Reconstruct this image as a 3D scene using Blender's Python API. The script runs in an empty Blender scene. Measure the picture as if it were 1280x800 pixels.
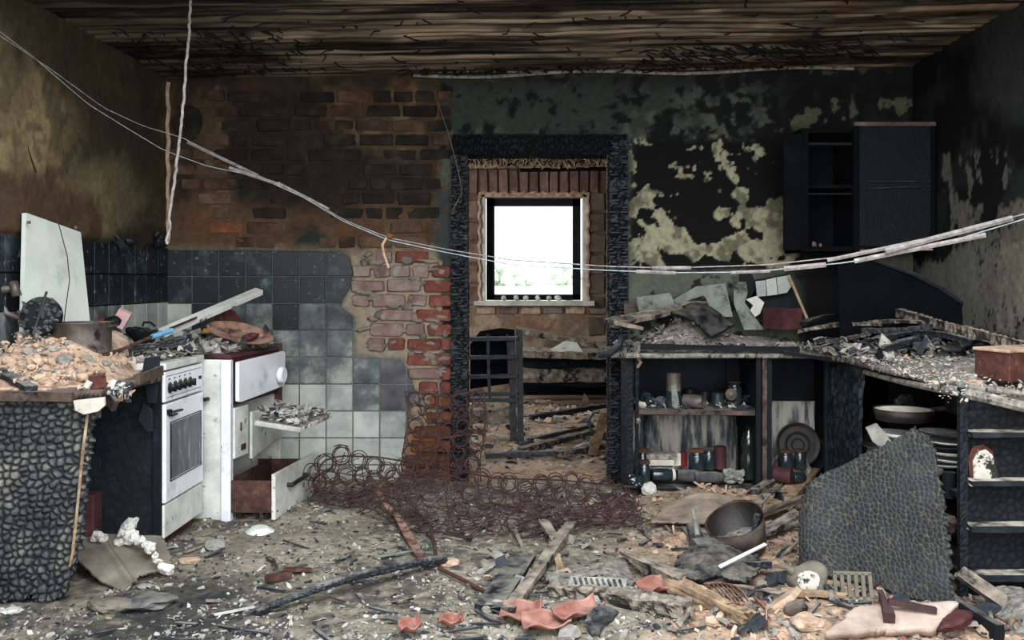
import bpy, math, random
import numpy as np
from mathutils import Vector
random.seed(7); RNG = np.random.default_rng(11)
SC = bpy.context.scene
COL = SC.collection
PI = math.pi
# ------------------------------------------------------------------ camera, sky, light, exposure
F = 1193.0; EYE = 1.18; VX, VY = 665.0, 350.0          # focal length in px of a 1280 wide frame, eye height, vanishing point
cd = bpy.data.cameras.new('camera'); cam = bpy.data.objects.new('camera', cd); COL.objects.link(cam)
cam.location = (0, 0, EYE); cam.rotation_euler = (PI/2, 0, 0)
cd.sensor_width = 36; cd.lens = F/1280*36; cd.shift_x = -(VX-640)/1280; cd.shift_y = -(400-VY)/1280
cd.clip_start = .05; cd.clip_end = 300
SC.camera = cam
w = bpy.data.worlds.new('sky'); SC.world = w; w.use_nodes = True
nt = w.node_tree; bg = nt.nodes['Background']
tc = nt.nodes.new('ShaderNodeTexCoord'); sp = nt.nodes.new('ShaderNodeSeparateXYZ'); rp = nt.nodes.new('ShaderNodeValToRGB')
nt.links.new(tc.outputs['Generated'], sp.inputs[0]); nt.links.new(sp.outputs['Z'], rp.inputs[0]); nt.links.new(rp.outputs[0], bg.inputs[0])
rp.color_ramp.elements[0].position = 0.0; rp.color_ramp.elements[0].color = (.92, .95, .97, 1)
rp.color_ramp.elements[1].position = .7; rp.color_ramp.elements[1].color = (.80, .89, 1.0, 1)
bg.inputs[1].default_value = 2.6
def area(name, loc, target, sx, sy, power, color):
    l = bpy.data.lights.new(name, 'AREA'); l.shape = 'RECTANGLE'; l.size = sx; l.size_y = sy; l.energy = power; l.color = color
    o = bpy.data.objects.new(name, l); COL.objects.link(o); o.location = loc
    o.rotation_euler = (Vector(target)-Vector(loc)).to_track_quat('-Z', 'Y').to_euler(); return o
area('daylight_front_opening', (.7, -.9, 1.6), (.1, 4.6, .35), 3.4, 1.5, 130, (1, .965, .93))
area('added_overhead_fill', (.3, 1.5, 3.1), (.05, 4.0, .2), 3.6, 1.6, 230, (.96, .98, 1.0))  # unseen overhead lamp added to brighten the floor and the counter tops
area('daylight_far_side_opening', (-1.9, 8.0, 1.5), (.3, 8.2, .4), 2.4, 1.5, 60, (1, .97, .93))
SC.view_settings.view_transform = 'Standard'; SC.view_settings.look = 'None'
SC.view_settings.gamma = 1; SC.view_settings.use_curve_mapping = False
SC.view_settings.exposure = 0.0
# ------------------------------------------------------------------ noise and small maths
def vnoise(P, seed=0):
    P = np.asarray(P, float); i = np.floor(P).astype(np.int64); f = P-i; u = f*f*(3-2*f)
    def h(a, b, c):
        n = (a*73856093) ^ (b*19349663) ^ (c*83492791) ^ (seed*2654435)
        n = (n ^ (n >> 13))*1274126177 & 0x7fffffff; n = (n ^ (n >> 15)) & 0xffff
        return n/65535.0
    x, y, z = i[..., 0], i[..., 1], i[..., 2]; ux, uy, uz = u[..., 0], u[..., 1], u[..., 2]
    L = lambda a, b, t: a+(b-a)*t
    return L(L(L(h(x,y,z), h(x+1,y,z), ux), L(h(x,y+1,z), h(x+1,y+1,z), ux), uy),
             L(L(h(x,y,z+1), h(x+1,y,z+1), ux), L(h(x,y+1,z+1), h(x+1,y+1,z+1), ux), uy), uz)
def fbm(P, oct=4, seed=0):
    P = np.asarray(P, float); s = 0; a = .5; t = 0
    for k in range(oct):
        s = s+a*vnoise(P, seed+k*17); t += a; a *= .55; P = P*2.03+7.1
    return s/t
def n2(x, y, sc=1.0, oct=4, seed=0, sx=1, sy=1):
    x = np.asarray(x, float); y = np.asarray(y, float)
    return fbm(np.stack([x*sc*sx, y*sc*sy, np.zeros_like(x)+.37], -1), oct, seed)
def voro(P, seed=0):                                   # F2-F1 of a jittered grid, 3D
    P = np.asarray(P, float); i = np.floor(P).astype(np.int64); f1 = np.full(P.shape[:-1], 9.); f2 = f1.copy(); idv = f1*0
    def h(a, b, c, s):
        n = (a*73856093) ^ (b*19349663) ^ (c*83492791) ^ ((seed+s)*2654435)
        n = (n ^ (n >> 13))*1274126177 & 0x7fffffff; n = (n ^ (n >> 15)) & 0xffff
        return n/65535.0
    for dx in (-1, 0, 1):
        for dy in (-1, 0, 1):
            for dz in (-1, 0, 1):
                a, b, c = i[..., 0]+dx, i[..., 1]+dy, i[..., 2]+dz
                q = np.stack([a+.1+.8*h(a, b, c, 1), b+.1+.8*h(a, b, c, 2), c+.1+.8*h(a, b, c, 3)], -1)
                d = np.linalg.norm(P-q, axis=-1); cl = d < f1
                f2 = np.where(cl, f1, np.minimum(f2, d)); idv = np.where(cl, h(a, b, c, 5), idv); f1 = np.where(cl, d, f1)
    return f2-f1, idv
def sst(a, b, x): t = np.clip((x-a)/(b-a), 0, 1); return t*t*(3-2*t)
def inpoly(x, y, poly):
    r = np.zeros(np.shape(x), bool); n = len(poly)
    for k in range(n):
        x0, y0 = poly[k]; x1, y1 = poly[(k+1) % n]
        if y0 == y1: continue
        c = ((y0 > y) != (y1 > y)) & (x < (x1-x0)*(y-y0)/(y1-y0)+x0); r ^= c
    return r
def sdf(x, y, poly):                                   # > 0 inside
    d = np.full(np.shape(x), 1e9); n = len(poly)
    for k in range(n):
        x0, y0 = poly[k]; x1, y1 = poly[(k+1) % n]; ex, ey = x1-x0, y1-y0
        t = np.clip(((x-x0)*ex+(y-y0)*ey)/(ex*ex+ey*ey+1e-9), 0, 1)
        d = np.minimum(d, np.hypot(x-x0-t*ex, y-y0-t*ey))
    return np.where(inpoly(x, y, poly), d, -d)
def lin(c): return tuple(((v/255)/12.92 if v <= 10 else ((v/255+.055)/1.055)**2.4) for v in c[:3])
def P3(px, py, d): return np.array([(px-VX)*d/F, d, EYE-(py-VY)*d/F])    # a point of the room from its place and distance
def PF(px, py, z=0.0): d = (EYE-z)*F/(py-VY); return P3(px, py, d)       # the same for a point lying at height z
def nrm(v): v = np.asarray(v, float); return v/(np.linalg.norm(v)+1e-12)
def eul(rx=0, ry=0, rz=0):
    cx, sx, cy, sy, cz, sz = math.cos(rx), math.sin(rx), math.cos(ry), math.sin(ry), math.cos(rz), math.sin(rz)
    return np.array([[cz,-sz,0],[sz,cz,0],[0,0,1]]) @ np.array([[cy,0,sy],[0,1,0],[-sy,0,cy]]) @ np.array([[1,0,0],[0,cx,-sx],[0,sx,cx]])
def basis(x, up=(0, 0, 1)):                            # columns: along x, sideways, up
    x = nrm(x); up = np.asarray(up, float)
    if abs(np.dot(x, nrm(up))) > .98: up = np.array([0, 1., 0])
    y = nrm(np.cross(up, x)); z = np.cross(x, y); return np.stack([x, y, z], 1)
# ------------------------------------------------------------------ materials
MATS = {}
def mat(name, cols, scale=8, stretch=(1, 1, 1), rough=.85, bump=.4, bscale=45, cell=None, dust=None, metal=0, spec=.2,
        spots=None, attr=False, detail=8, bdist=.01, alpha=None, rnd=0, trans=0):
    if name in MATS: return MATS[name]
    m = bpy.data.materials.new(name); m.use_nodes = True; t = m.node_tree; N = t.nodes; K = t.links
    b = N['Principled BSDF']; b.inputs['Roughness'].default_value = rough; b.inputs['Metallic'].default_value = metal
    b.inputs['Specular IOR Level'].default_value = spec
    if trans: b.inputs['Transmission Weight'].default_value = trans
    tc = N.new('ShaderNodeTexCoord'); mp = N.new('ShaderNodeMapping'); K.new(tc.outputs['Object'], mp.inputs[0]); mp.inputs['Scale'].default_value = stretch
    no = N.new('ShaderNodeTexNoise'); no.inputs['Scale'].default_value = scale; no.inputs['Detail'].default_value = detail; no.inputs['Roughness'].default_value = .62
    K.new(mp.outputs[0], no.inputs['Vector'])
    fac = no.outputs[0]
    if rnd:
        oi = N.new('ShaderNodeObjectInfo'); ma = N.new('ShaderNodeMath'); ma.operation = 'MULTIPLY_ADD'; K.new(oi.outputs['Random'], ma.inputs[0])
        ma.inputs[1].default_value = rnd; K.new(no.outputs[0], ma.inputs[2]); mb_ = N.new('ShaderNodeMath'); mb_.operation = 'SUBTRACT'; K.new(ma.outputs[0], mb_.inputs[0]); mb_.inputs[1].default_value = rnd/2; fac = mb_.outputs[0]
    r = N.new('ShaderNodeValToRGB'); K.new(fac, r.inputs[0]); e = r.color_ramp.elements
    while len(e) < len(cols): e.new(.5)
    for k, (p, c) in enumerate(cols): e[k].position = p; e[k].color = (*lin(c), 1)
    out = r.outputs[0]
    def mix(a, bcol, f, blend='MIX'):
        x = N.new('ShaderNodeMix'); x.data_type = 'RGBA'; x.blend_type = blend
        for v, s in ((f, 0), (a, 6), (bcol, 7)):
            if isinstance(v, (int, float)): x.inputs[s].default_value = v
            elif isinstance(v, tuple): x.inputs[s].default_value = (*lin(v), 1)
            else: K.new(v, x.inputs[s])
        return x.outputs[2]
    def mrange(v, a, bb, c0=0., c1=1.):
        q = N.new('ShaderNodeMapRange'); K.new(v, q.inputs[0]); q.inputs[1].default_value = a; q.inputs[2].default_value = bb
        q.inputs[3].default_value = c0; q.inputs[4].default_value = c1; return q.outputs[0]
    if attr:
        at = N.new('ShaderNodeAttribute'); at.attribute_name = 'Col'
        out = mix(at.outputs['Color'], out, 1.0, 'OVERLAY') if attr == 'overlay' else mix(at.outputs['Color'], out, 1.0, 'MULTIPLY')
    if spots:
        for (c, s, th, so) in spots:
            n = N.new('ShaderNodeTexNoise'); n.inputs['Scale'].default_value = s; n.inputs['Detail'].default_value = 5; n.inputs['Roughness'].default_value = .7
            mpp = N.new('ShaderNodeMapping'); mpp.inputs['Location'].default_value = (s*.13, c[0]*.07, 3.1); K.new(tc.outputs['Object'], mpp.inputs[0]); K.new(mpp.outputs[0], n.inputs['Vector'])
            out = mix(out, c, mrange(n.outputs[0], th, th+so))
    if cell is not None:
        at = N.new('ShaderNodeAttribute'); at.attribute_name = 'cell'
        out = mix(cell, out, at.outputs['Fac'])
    if dust:
        g = N.new('ShaderNodeNewGeometry'); s_ = N.new('ShaderNodeSeparateXYZ'); K.new(g.outputs['Normal'], s_.inputs[0])
        n = N.new('ShaderNodeTexNoise'); n.inputs['Scale'].default_value = 14; n.inputs['Detail'].default_value = 6; K.new(tc.outputs['Object'], n.inputs['Vector'])
        a = N.new('ShaderNodeMath'); a.operation = 'MULTIPLY'; K.new(mrange(s_.outputs[2], .35, .95), a.inputs[0]); K.new(mrange(n.outputs[0], .35, .6, 0, dust[1]), a.inputs[1])
        out = mix(out, dust[0], a.outputs[0])
    K.new(out, b.inputs['Base Color'])
    if bump:
        bn = N.new('ShaderNodeTexNoise'); bn.inputs['Scale'].default_value = bscale; bn.inputs['Detail'].default_value = 8; bn.inputs['Roughness'].default_value = .7
        K.new(mp.outputs[0], bn.inputs['Vector']); bu = N.new('ShaderNodeBump'); bu.inputs['Strength'].default_value = bump; bu.inputs['Distance'].default_value = bdist
        K.new(bn.outputs[0], bu.inputs['Height']); K.new(bu.outputs[0], b.inputs['Normal'])
    MATS[name] = m; return m
ASH = (150, 145, 136)
M = dict(
 char=mat('charred_wood', [(.3, (14, 19, 24)), (.6, (34, 43, 52)), (.8, (66, 76, 86))], 22, rough=.55, bump=.6, bscale=60, cell=(5, 7, 10), dust=(ASH, .55), spec=.5),
 mortar=mat('grey_tan_mortar', [(.3, (84, 80, 74)), (.55, (120, 112, 98)), (.8, (142, 126, 102))], 12, rough=.95, bump=.8, bscale=60),
 pail=mat('sooty_bronze_pail', [(.3, (32, 27, 24)), (.55, (62, 53, 47)), (.8, (100, 90, 82))], 9, rough=.5, bump=.3, metal=.3),
 tray=mat('scorched_tray', [(.3, (14, 12, 12)), (.55, (34, 29, 27)), (.8, (70, 60, 54))], 12, rough=.5, bump=.4, spec=.4),
 pinkslab=mat('pinkish_plaster_slab', [(.3, (132, 116, 106)), (.55, (168, 150, 138)), (.8, (190, 176, 164))], 8, rough=.95, bump=.8, bscale=50, spots=[((112, 106, 100), 9, .6, .1)]),
 headchar=mat('black_charred_lintel', [(.3, (6, 8, 10)), (.6, (15, 19, 23)), (.8, (34, 41, 47))], 18, rough=.7, bump=.6, bscale=60, cell=(2, 3, 4), spec=.15),
 doorgrey=mat('scorched_grey_door', [(.3, (22, 28, 34)), (.55, (44, 52, 59)), (.8, (82, 90, 94))], 10, stretch=(1, 1, .4), rough=.7, bump=.5, bscale=50, cell=(10, 14, 18), spots=[((150, 152, 148), 30, .72, .03)]),
 ledge=mat('dusty_burnt_ledge', [(.3, (12, 16, 20)), (.6, (30, 36, 42)), (.8, (60, 66, 70))], 9, rough=.8, bump=.6, dust=((168, 160, 144), 1.0)),
 paleno=mat('sooty_pale_enamel', [(.3, (150, 148, 138)), (.6, (196, 192, 180))], 5, rough=.6, bump=.2, spots=[((34, 36, 36), 16, .5, .06)]),
 charp=mat('charred_scales_painted_sheen', [(.38, (20, 26, 34)), (.5, (72, 76, 74)), (.66, (152, 149, 134))], 4.5, rough=.5, bump=.5, bscale=120, cell=(6, 10, 17), spec=.5),  # pale tops paint the gloss reflection of the char into the colour
 charq=mat('charred_board_scales', [(.3, (16, 21, 28)), (.55, (36, 42, 49)), (.8, (74, 76, 74))], 6, rough=.7, bump=.6, bscale=120, cell=(80, 77, 64), spec=.3, spots=[((124, 118, 98), 30, .68, .05)]),
 jamb=mat('charred_frame_wood', [(.3, (8, 12, 17)), (.6, (20, 28, 36)), (.85, (60, 74, 86))], 18, rough=.45, bump=.6, bscale=70, cell=(2, 3, 5), spec=.4),
 soot=mat('sooty_board', [(.3, (6, 9, 12)), (.6, (14, 20, 26)), (.8, (34, 42, 50))], 9, rough=.75, bump=.5, bscale=40, dust=((120, 118, 110), .5), spec=.2, cell=(4, 6, 8)),
 sootin=mat('sooty_cabinet_inside', [(.35, (3, 5, 7)), (.6, (9, 12, 16)), (.8, (24, 30, 34))], 5, rough=.9, bump=.6, spec=.08),
 bluesoot=mat('blue_grey_sooty_board', [(.3, (12, 17, 24)), (.6, (24, 30, 37)), (.8, (50, 57, 64))], 6, rough=.7, bump=.5, bscale=30, dust=((130, 126, 116), .7), cell=(7, 9, 13)),
 wood=mat('weathered_burnt_wood', [(.3, (58, 54, 50)), (.5, (112, 104, 94)), (.75, (160, 148, 130))], 20, stretch=(1, 1, 1), rough=.85, bump=.5, bscale=60, spots=[((22, 24, 26), 7, .52, .08)], cell=(30, 28, 26), dust=((165, 155, 140), .5)),
 woodtan=mat('pale_burnt_wood', [(.3, (92, 76, 60)), (.55, (150, 128, 104)), (.8, (190, 168, 140))], 18, rough=.85, bump=.5, bscale=60, spots=[((26, 26, 28), 8, .6, .07)], cell=(48, 38, 30)),
 woodbrown=mat('brown_sooty_laminate', [(.3, (44, 36, 32)), (.6, (84, 70, 62)), (.8, (120, 104, 92))], 10, rough=.6, bump=.4, spots=[((20, 22, 26), 9, .55, .1)], dust=(ASH, .4)),
 ash=mat('grey_ash', [(.3, (74, 72, 68)), (.5, (124, 120, 112)), (.7, (166, 160, 150))], 30, rough=.95, bump=.9, bscale=80, spots=[((26, 28, 32), 26, .58, .06), ((210, 208, 200), 60, .66, .04)]),
 ashtan=mat('tan_plaster_rubble', [(.3, (118, 98, 82)), (.5, (170, 144, 124)), (.75, (200, 178, 158))], 16, rough=.95, bump=.8, bscale=60, spots=[((84, 82, 78), 12, .6, .1)]),
 enamel=mat('white_enamel', [(.3, (196, 199, 206)), (.7, (226, 228, 232))], 3, rough=.3, bump=.08, spec=.5, spots=[((120, 92, 66), 22, .66, .03), ((150, 152, 156), 5, .56, .2)]),
 enamelc=mat('cream_enamel_sooty', [(.3, (150, 152, 146)), (.55, (196, 198, 192)), (.8, (220, 220, 212))], 6, rough=.4, bump=.1, spec=.5, spots=[((92, 60, 40), 18, .62, .05), ((60, 64, 68), 7, .62, .12)]),
 rust=mat('rusty_iron', [(.3, (38, 25, 23)), (.55, (72, 47, 41)), (.8, (112, 78, 64))], 25, rough=.85, bump=.5, bscale=90, spec=.3, cell=(20, 12, 10)),
 rustd=mat('dark_rusty_wire', [(.3, (36, 26, 28)), (.6, (66, 44, 43)), (.85, (104, 74, 68))], 20, rough=.75, bump=.3, bscale=120, spec=.35),
 rustr=mat('red_rusty_iron', [(.3, (52, 30, 26)), (.6, (84, 50, 43)), (.8, (122, 84, 70))], 25, rough=.85, bump=.5, bscale=90, dust=((190, 160, 140), .5), spots=[((176, 150, 136), 22, .64, .04)]),
 steel=mat('heat_stained_steel', [(.3, (44, 38, 34)), (.5, (84, 77, 72)), (.75, (140, 134, 128))], 6, rough=.5, bump=.25, metal=.35, spec=.5, spots=[((30, 26, 26), 9, .58, .1)]),
 black=mat('black_plastic', [(.3, (10, 12, 14)), (.7, (28, 30, 34))], 8, rough=.4, bump=.1),
 glass=mat('sooty_glass', [(.3, (14, 20, 24)), (.6, (40, 50, 54)), (.8, (84, 94, 96))], 10, rough=.15, bump=.1, spec=.6),
 floorsheet=mat('curled_tan_floor_sheet', [(.3, (86, 78, 68)), (.55, (136, 124, 108)), (.8, (172, 158, 138))], 7, rough=.9, bump=.7, bscale=60, spots=[((60, 60, 60), 9, .6, .08)]),
 ovenglass=mat('ash_streaked_oven_glass', [(.4, (20, 25, 29)), (.56, (56, 64, 68)), (.72, (136, 146, 148))], 22, stretch=(1, 1, .3), rough=.25, bump=.2, spec=.5),
 label=mat('faded_paper', [(.3, (150, 144, 130)), (.7, (206, 202, 190))], 9, rough=.9, bump=.2, spots=[((60, 56, 50), 14, .6, .08)]),
 redlabel=mat('red_card', [(.3, (70, 14, 18)), (.7, (104, 26, 28))], 9, rough=.7, bump=.1),
 orange=mat('melted_orange_plastic', [(.3, (104, 66, 58)), (.55, (138, 90, 78)), (.75, (170, 130, 120))], 12, rough=.7, bump=.5, dust=((150, 138, 128), .35), spots=[((120, 108, 100), 18, .58, .1)]),
 white=mat('pale_plaster_piece', [(.3, (150, 150, 144)), (.6, (196, 194, 186)), (.8, (220, 218, 210))], 8, rough=.9, bump=.5, spots=[((70, 72, 74), 9, .62, .1)]),
 pale=mat('grey_green_pale_board', [(.3, (76, 82, 78)), (.55, (118, 124, 116)), (.8, (156, 158, 146))], 6, rough=.85, bump=.5, spots=[((38, 42, 44), 8, .52, .15)]),
 whitepanel=mat('white_painted_panel', [(.3, (158, 166, 158)), (.55, (184, 190, 184)), (.8, (200, 204, 200))], 2.2, rough=.45, bump=.08, spots=[((120, 134, 118), 2.5, .56, .2)]),
 cement=mat('cement_sheet', [(.3, (72, 70, 62)), (.55, (108, 104, 92)), (.8, (142, 136, 120))], 6, rough=.95, bump=.6, bscale=70, spots=[((60, 64, 50), 5, .6, .1)]),
 stone=mat('grey_stone', [(.3, (88, 88, 84)), (.7, (160, 158, 150))], 12, rough=.9, bump=.6),
 dstone=mat('dark_grey_lump', [(.3, (40, 42, 44)), (.7, (86, 86, 86))], 12, rough=.9, bump=.6, dust=(ASH, .4)),
 wire=mat('pale_burnt_cord', [(.3, (96, 90, 88)), (.6, (146, 141, 139)), (.8, (182, 178, 176))], 30, rough=.7, bump=.4),
 bluewire=mat('bluish_grey_wire', [(.3, (110, 128, 132)), (.7, (168, 182, 184))], 30, rough=.6, bump=.2),
 blue=mat('blue_plastic', [(.3, (64, 120, 150)), (.7, (110, 164, 190))], 12, rough=.5, bump=.1),
 pink=mat('pink_card', [(.3, (170, 120, 122)), (.7, (216, 190, 188))], 5, rough=.7, bump=.1),
 cloth=mat('burnt_black_cloth', [(.3, (30, 32, 35)), (.55, (64, 66, 68)), (.8, (112, 110, 106))], 10, rough=.95, bump=.9, bscale=60, cell=(20, 21, 23), dust=((130, 124, 114), .6)),
 maroon=mat('dark_red_tin', [(.3, (44, 24, 26)), (.6, (74, 42, 44)), (.8, (100, 66, 64))], 9, rough=.6, bump=.2, spots=[((20, 20, 22), 7, .58, .1)]),
 tiled=mat('sooted_tile', [(.38, (6, 11, 15)), (.56, (15, 23, 29)), (.68, (44, 56, 62)), (.82, (110, 122, 122))], 9, rough=.45, bump=.15, bscale=90, spec=.4, rnd=.16, spots=[((112, 124, 122), 26, .6, .12)]),
 tilem=mat('half_sooted_tile', [(.32, (26, 34, 38)), (.5, (74, 82, 82)), (.68, (134, 138, 130))], 8, rough=.5, bump=.15, bscale=90, spec=.45, rnd=.22),
 tilel=mat('grey_white_tile', [(.3, (112, 118, 116)), (.5, (150, 154, 150)), (.8, (184, 186, 180))], 6, rough=.45, bump=.1, bscale=90, spec=.45, rnd=.2, spots=[((80, 84, 84), 5, .6, .15)]),
 tiles=mat('smoke_stained_tile', [(.3, (50, 48, 52)), (.5, (74, 72, 76)), (.8, (104, 104, 104))], 7, rough=.6, bump=.2, rnd=.1),
 brickr=mat('red_brick', [(.3, (70, 42, 37)), (.55, (106, 60, 52)), (.8, (132, 94, 84))], 14, rough=.9, bump=.6, rnd=.12, spots=[((120, 112, 104), 12, .62, .08)]),
 brickp=mat('pinkish_mortared_brick', [(.3, (92, 72, 70)), (.5, (118, 96, 92)), (.75, (132, 124, 116))], 12, rough=.9, bump=.6, rnd=.2, spots=[((128, 124, 116), 9, .55, .08)]),
 bricko=mat('orange_brown_brick', [(.3, (74, 48, 34)), (.55, (108, 68, 46)), (.8, (134, 98, 72))], 12, rough=.9, bump=.6, rnd=.12),
 brickb=mat('brown_sooted_brick', [(.3, (44, 34, 28)), (.55, (78, 60, 48)), (.8, (104, 84, 66))], 9, rough=.9, bump=.6, rnd=.24),
 brickk=mat('black_sooted_brick', [(.3, (16, 15, 14)), (.55, (34, 30, 26)), (.8, (60, 52, 44))], 9, rough=.85, bump=.6, rnd=.15),
 brickf=mat('far_dusky_brick', [(.3, (84, 66, 60)), (.55, (118, 94, 86)), (.8, (140, 120, 108))], 9, rough=.9, bump=.6, rnd=.2),
 blockf=mat('far_grey_block', [(.3, (66, 60, 54)), (.7, (106, 98, 86))], 9, rough=.9, bump=.6, rnd=.2),
 board=mat('smoke_darkened_ceiling_board', [(.32, (16, 16, 16)), (.43, (70, 64, 58)), (.54, (150, 138, 122)), (.75, (206, 190, 166))], 3.2, stretch=(.35, 6, 1), rough=.9, bump=.7, bscale=20, rnd=.1, attr='mul', cell=(10, 10, 10)),
 reed=mat('black_reed_stub', [(.3, (8, 9, 10)), (.7, (26, 26, 26))], 9, rough=.9, bump=0),
 wall=mat('wall_plaster_with_soot', [(.3, (200, 200, 200)), (.7, (255, 255, 255))], 30, rough=.85, bump=.5, bscale=28, attr='mul'),
 floor=mat('floor_of_ash_and_debris', [(.3, (176, 176, 176)), (.7, (255, 255, 255))], 40, rough=.95, bump=.9, bscale=70, attr='mul', spots=[((44, 46, 50), 34, .60, .05), ((186, 184, 176), 75, .69, .03)]),
 chipk=mat('black_char_flake', [(.3, (22, 25, 30)), (.7, (58, 62, 68))], 20, rough=.7, bump=.3),
 chipg=mat('grey_ash_flake', [(.3, (96, 94, 90)), (.7, (160, 156, 148))], 20, rough=.9, bump=.3),
 chipw=mat('white_ash_flake', [(.3, (136, 136, 132)), (.7, (186, 184, 178))], 20, rough=.9, bump=.2),
 chipt=mat('tan_plaster_crumb', [(.3, (136, 114, 96)), (.7, (188, 164, 142))], 20, rough=.9, bump=.3),
 chipr=mat('brick_crumb', [(.3, (104, 66, 54)), (.7, (146, 104, 88))], 20, rough=.9, bump=.3),
 streak=mat('smoke_streaked_white_backboard', [(.34, (18, 24, 32)), (.46, (84, 90, 94)), (.56, (166, 164, 156)), (.85, (192, 188, 178))], 9, stretch=(2.2, 1, .35), rough=.7, bump=.2),
 streakd=mat('smoke_blackened_backboard', [(.4, (6, 9, 14)), (.6, (20, 27, 38)), (.8, (50, 56, 64))], 5, rough=.7, bump=.2),
 bottle=mat('dark_glass', [(.3, (12, 20, 18)), (.7, (34, 50, 44))], 6, rough=.12, bump=.05, spec=.7),
 amber=mat('amber_plastic', [(.3, (200, 130, 50)), (.7, (230, 160, 70))], 6, rough=.5, bump=0),
 grass=mat('bright_meadow', [(.3, (196, 212, 176)), (.7, (226, 234, 214))], 2, rough=1, bump=0),
 leaf=mat('pale_bush_leaves', [(.3, (196, 208, 184)), (.7, (220, 228, 212))], 4, rough=.9, bump=0),
)
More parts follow.
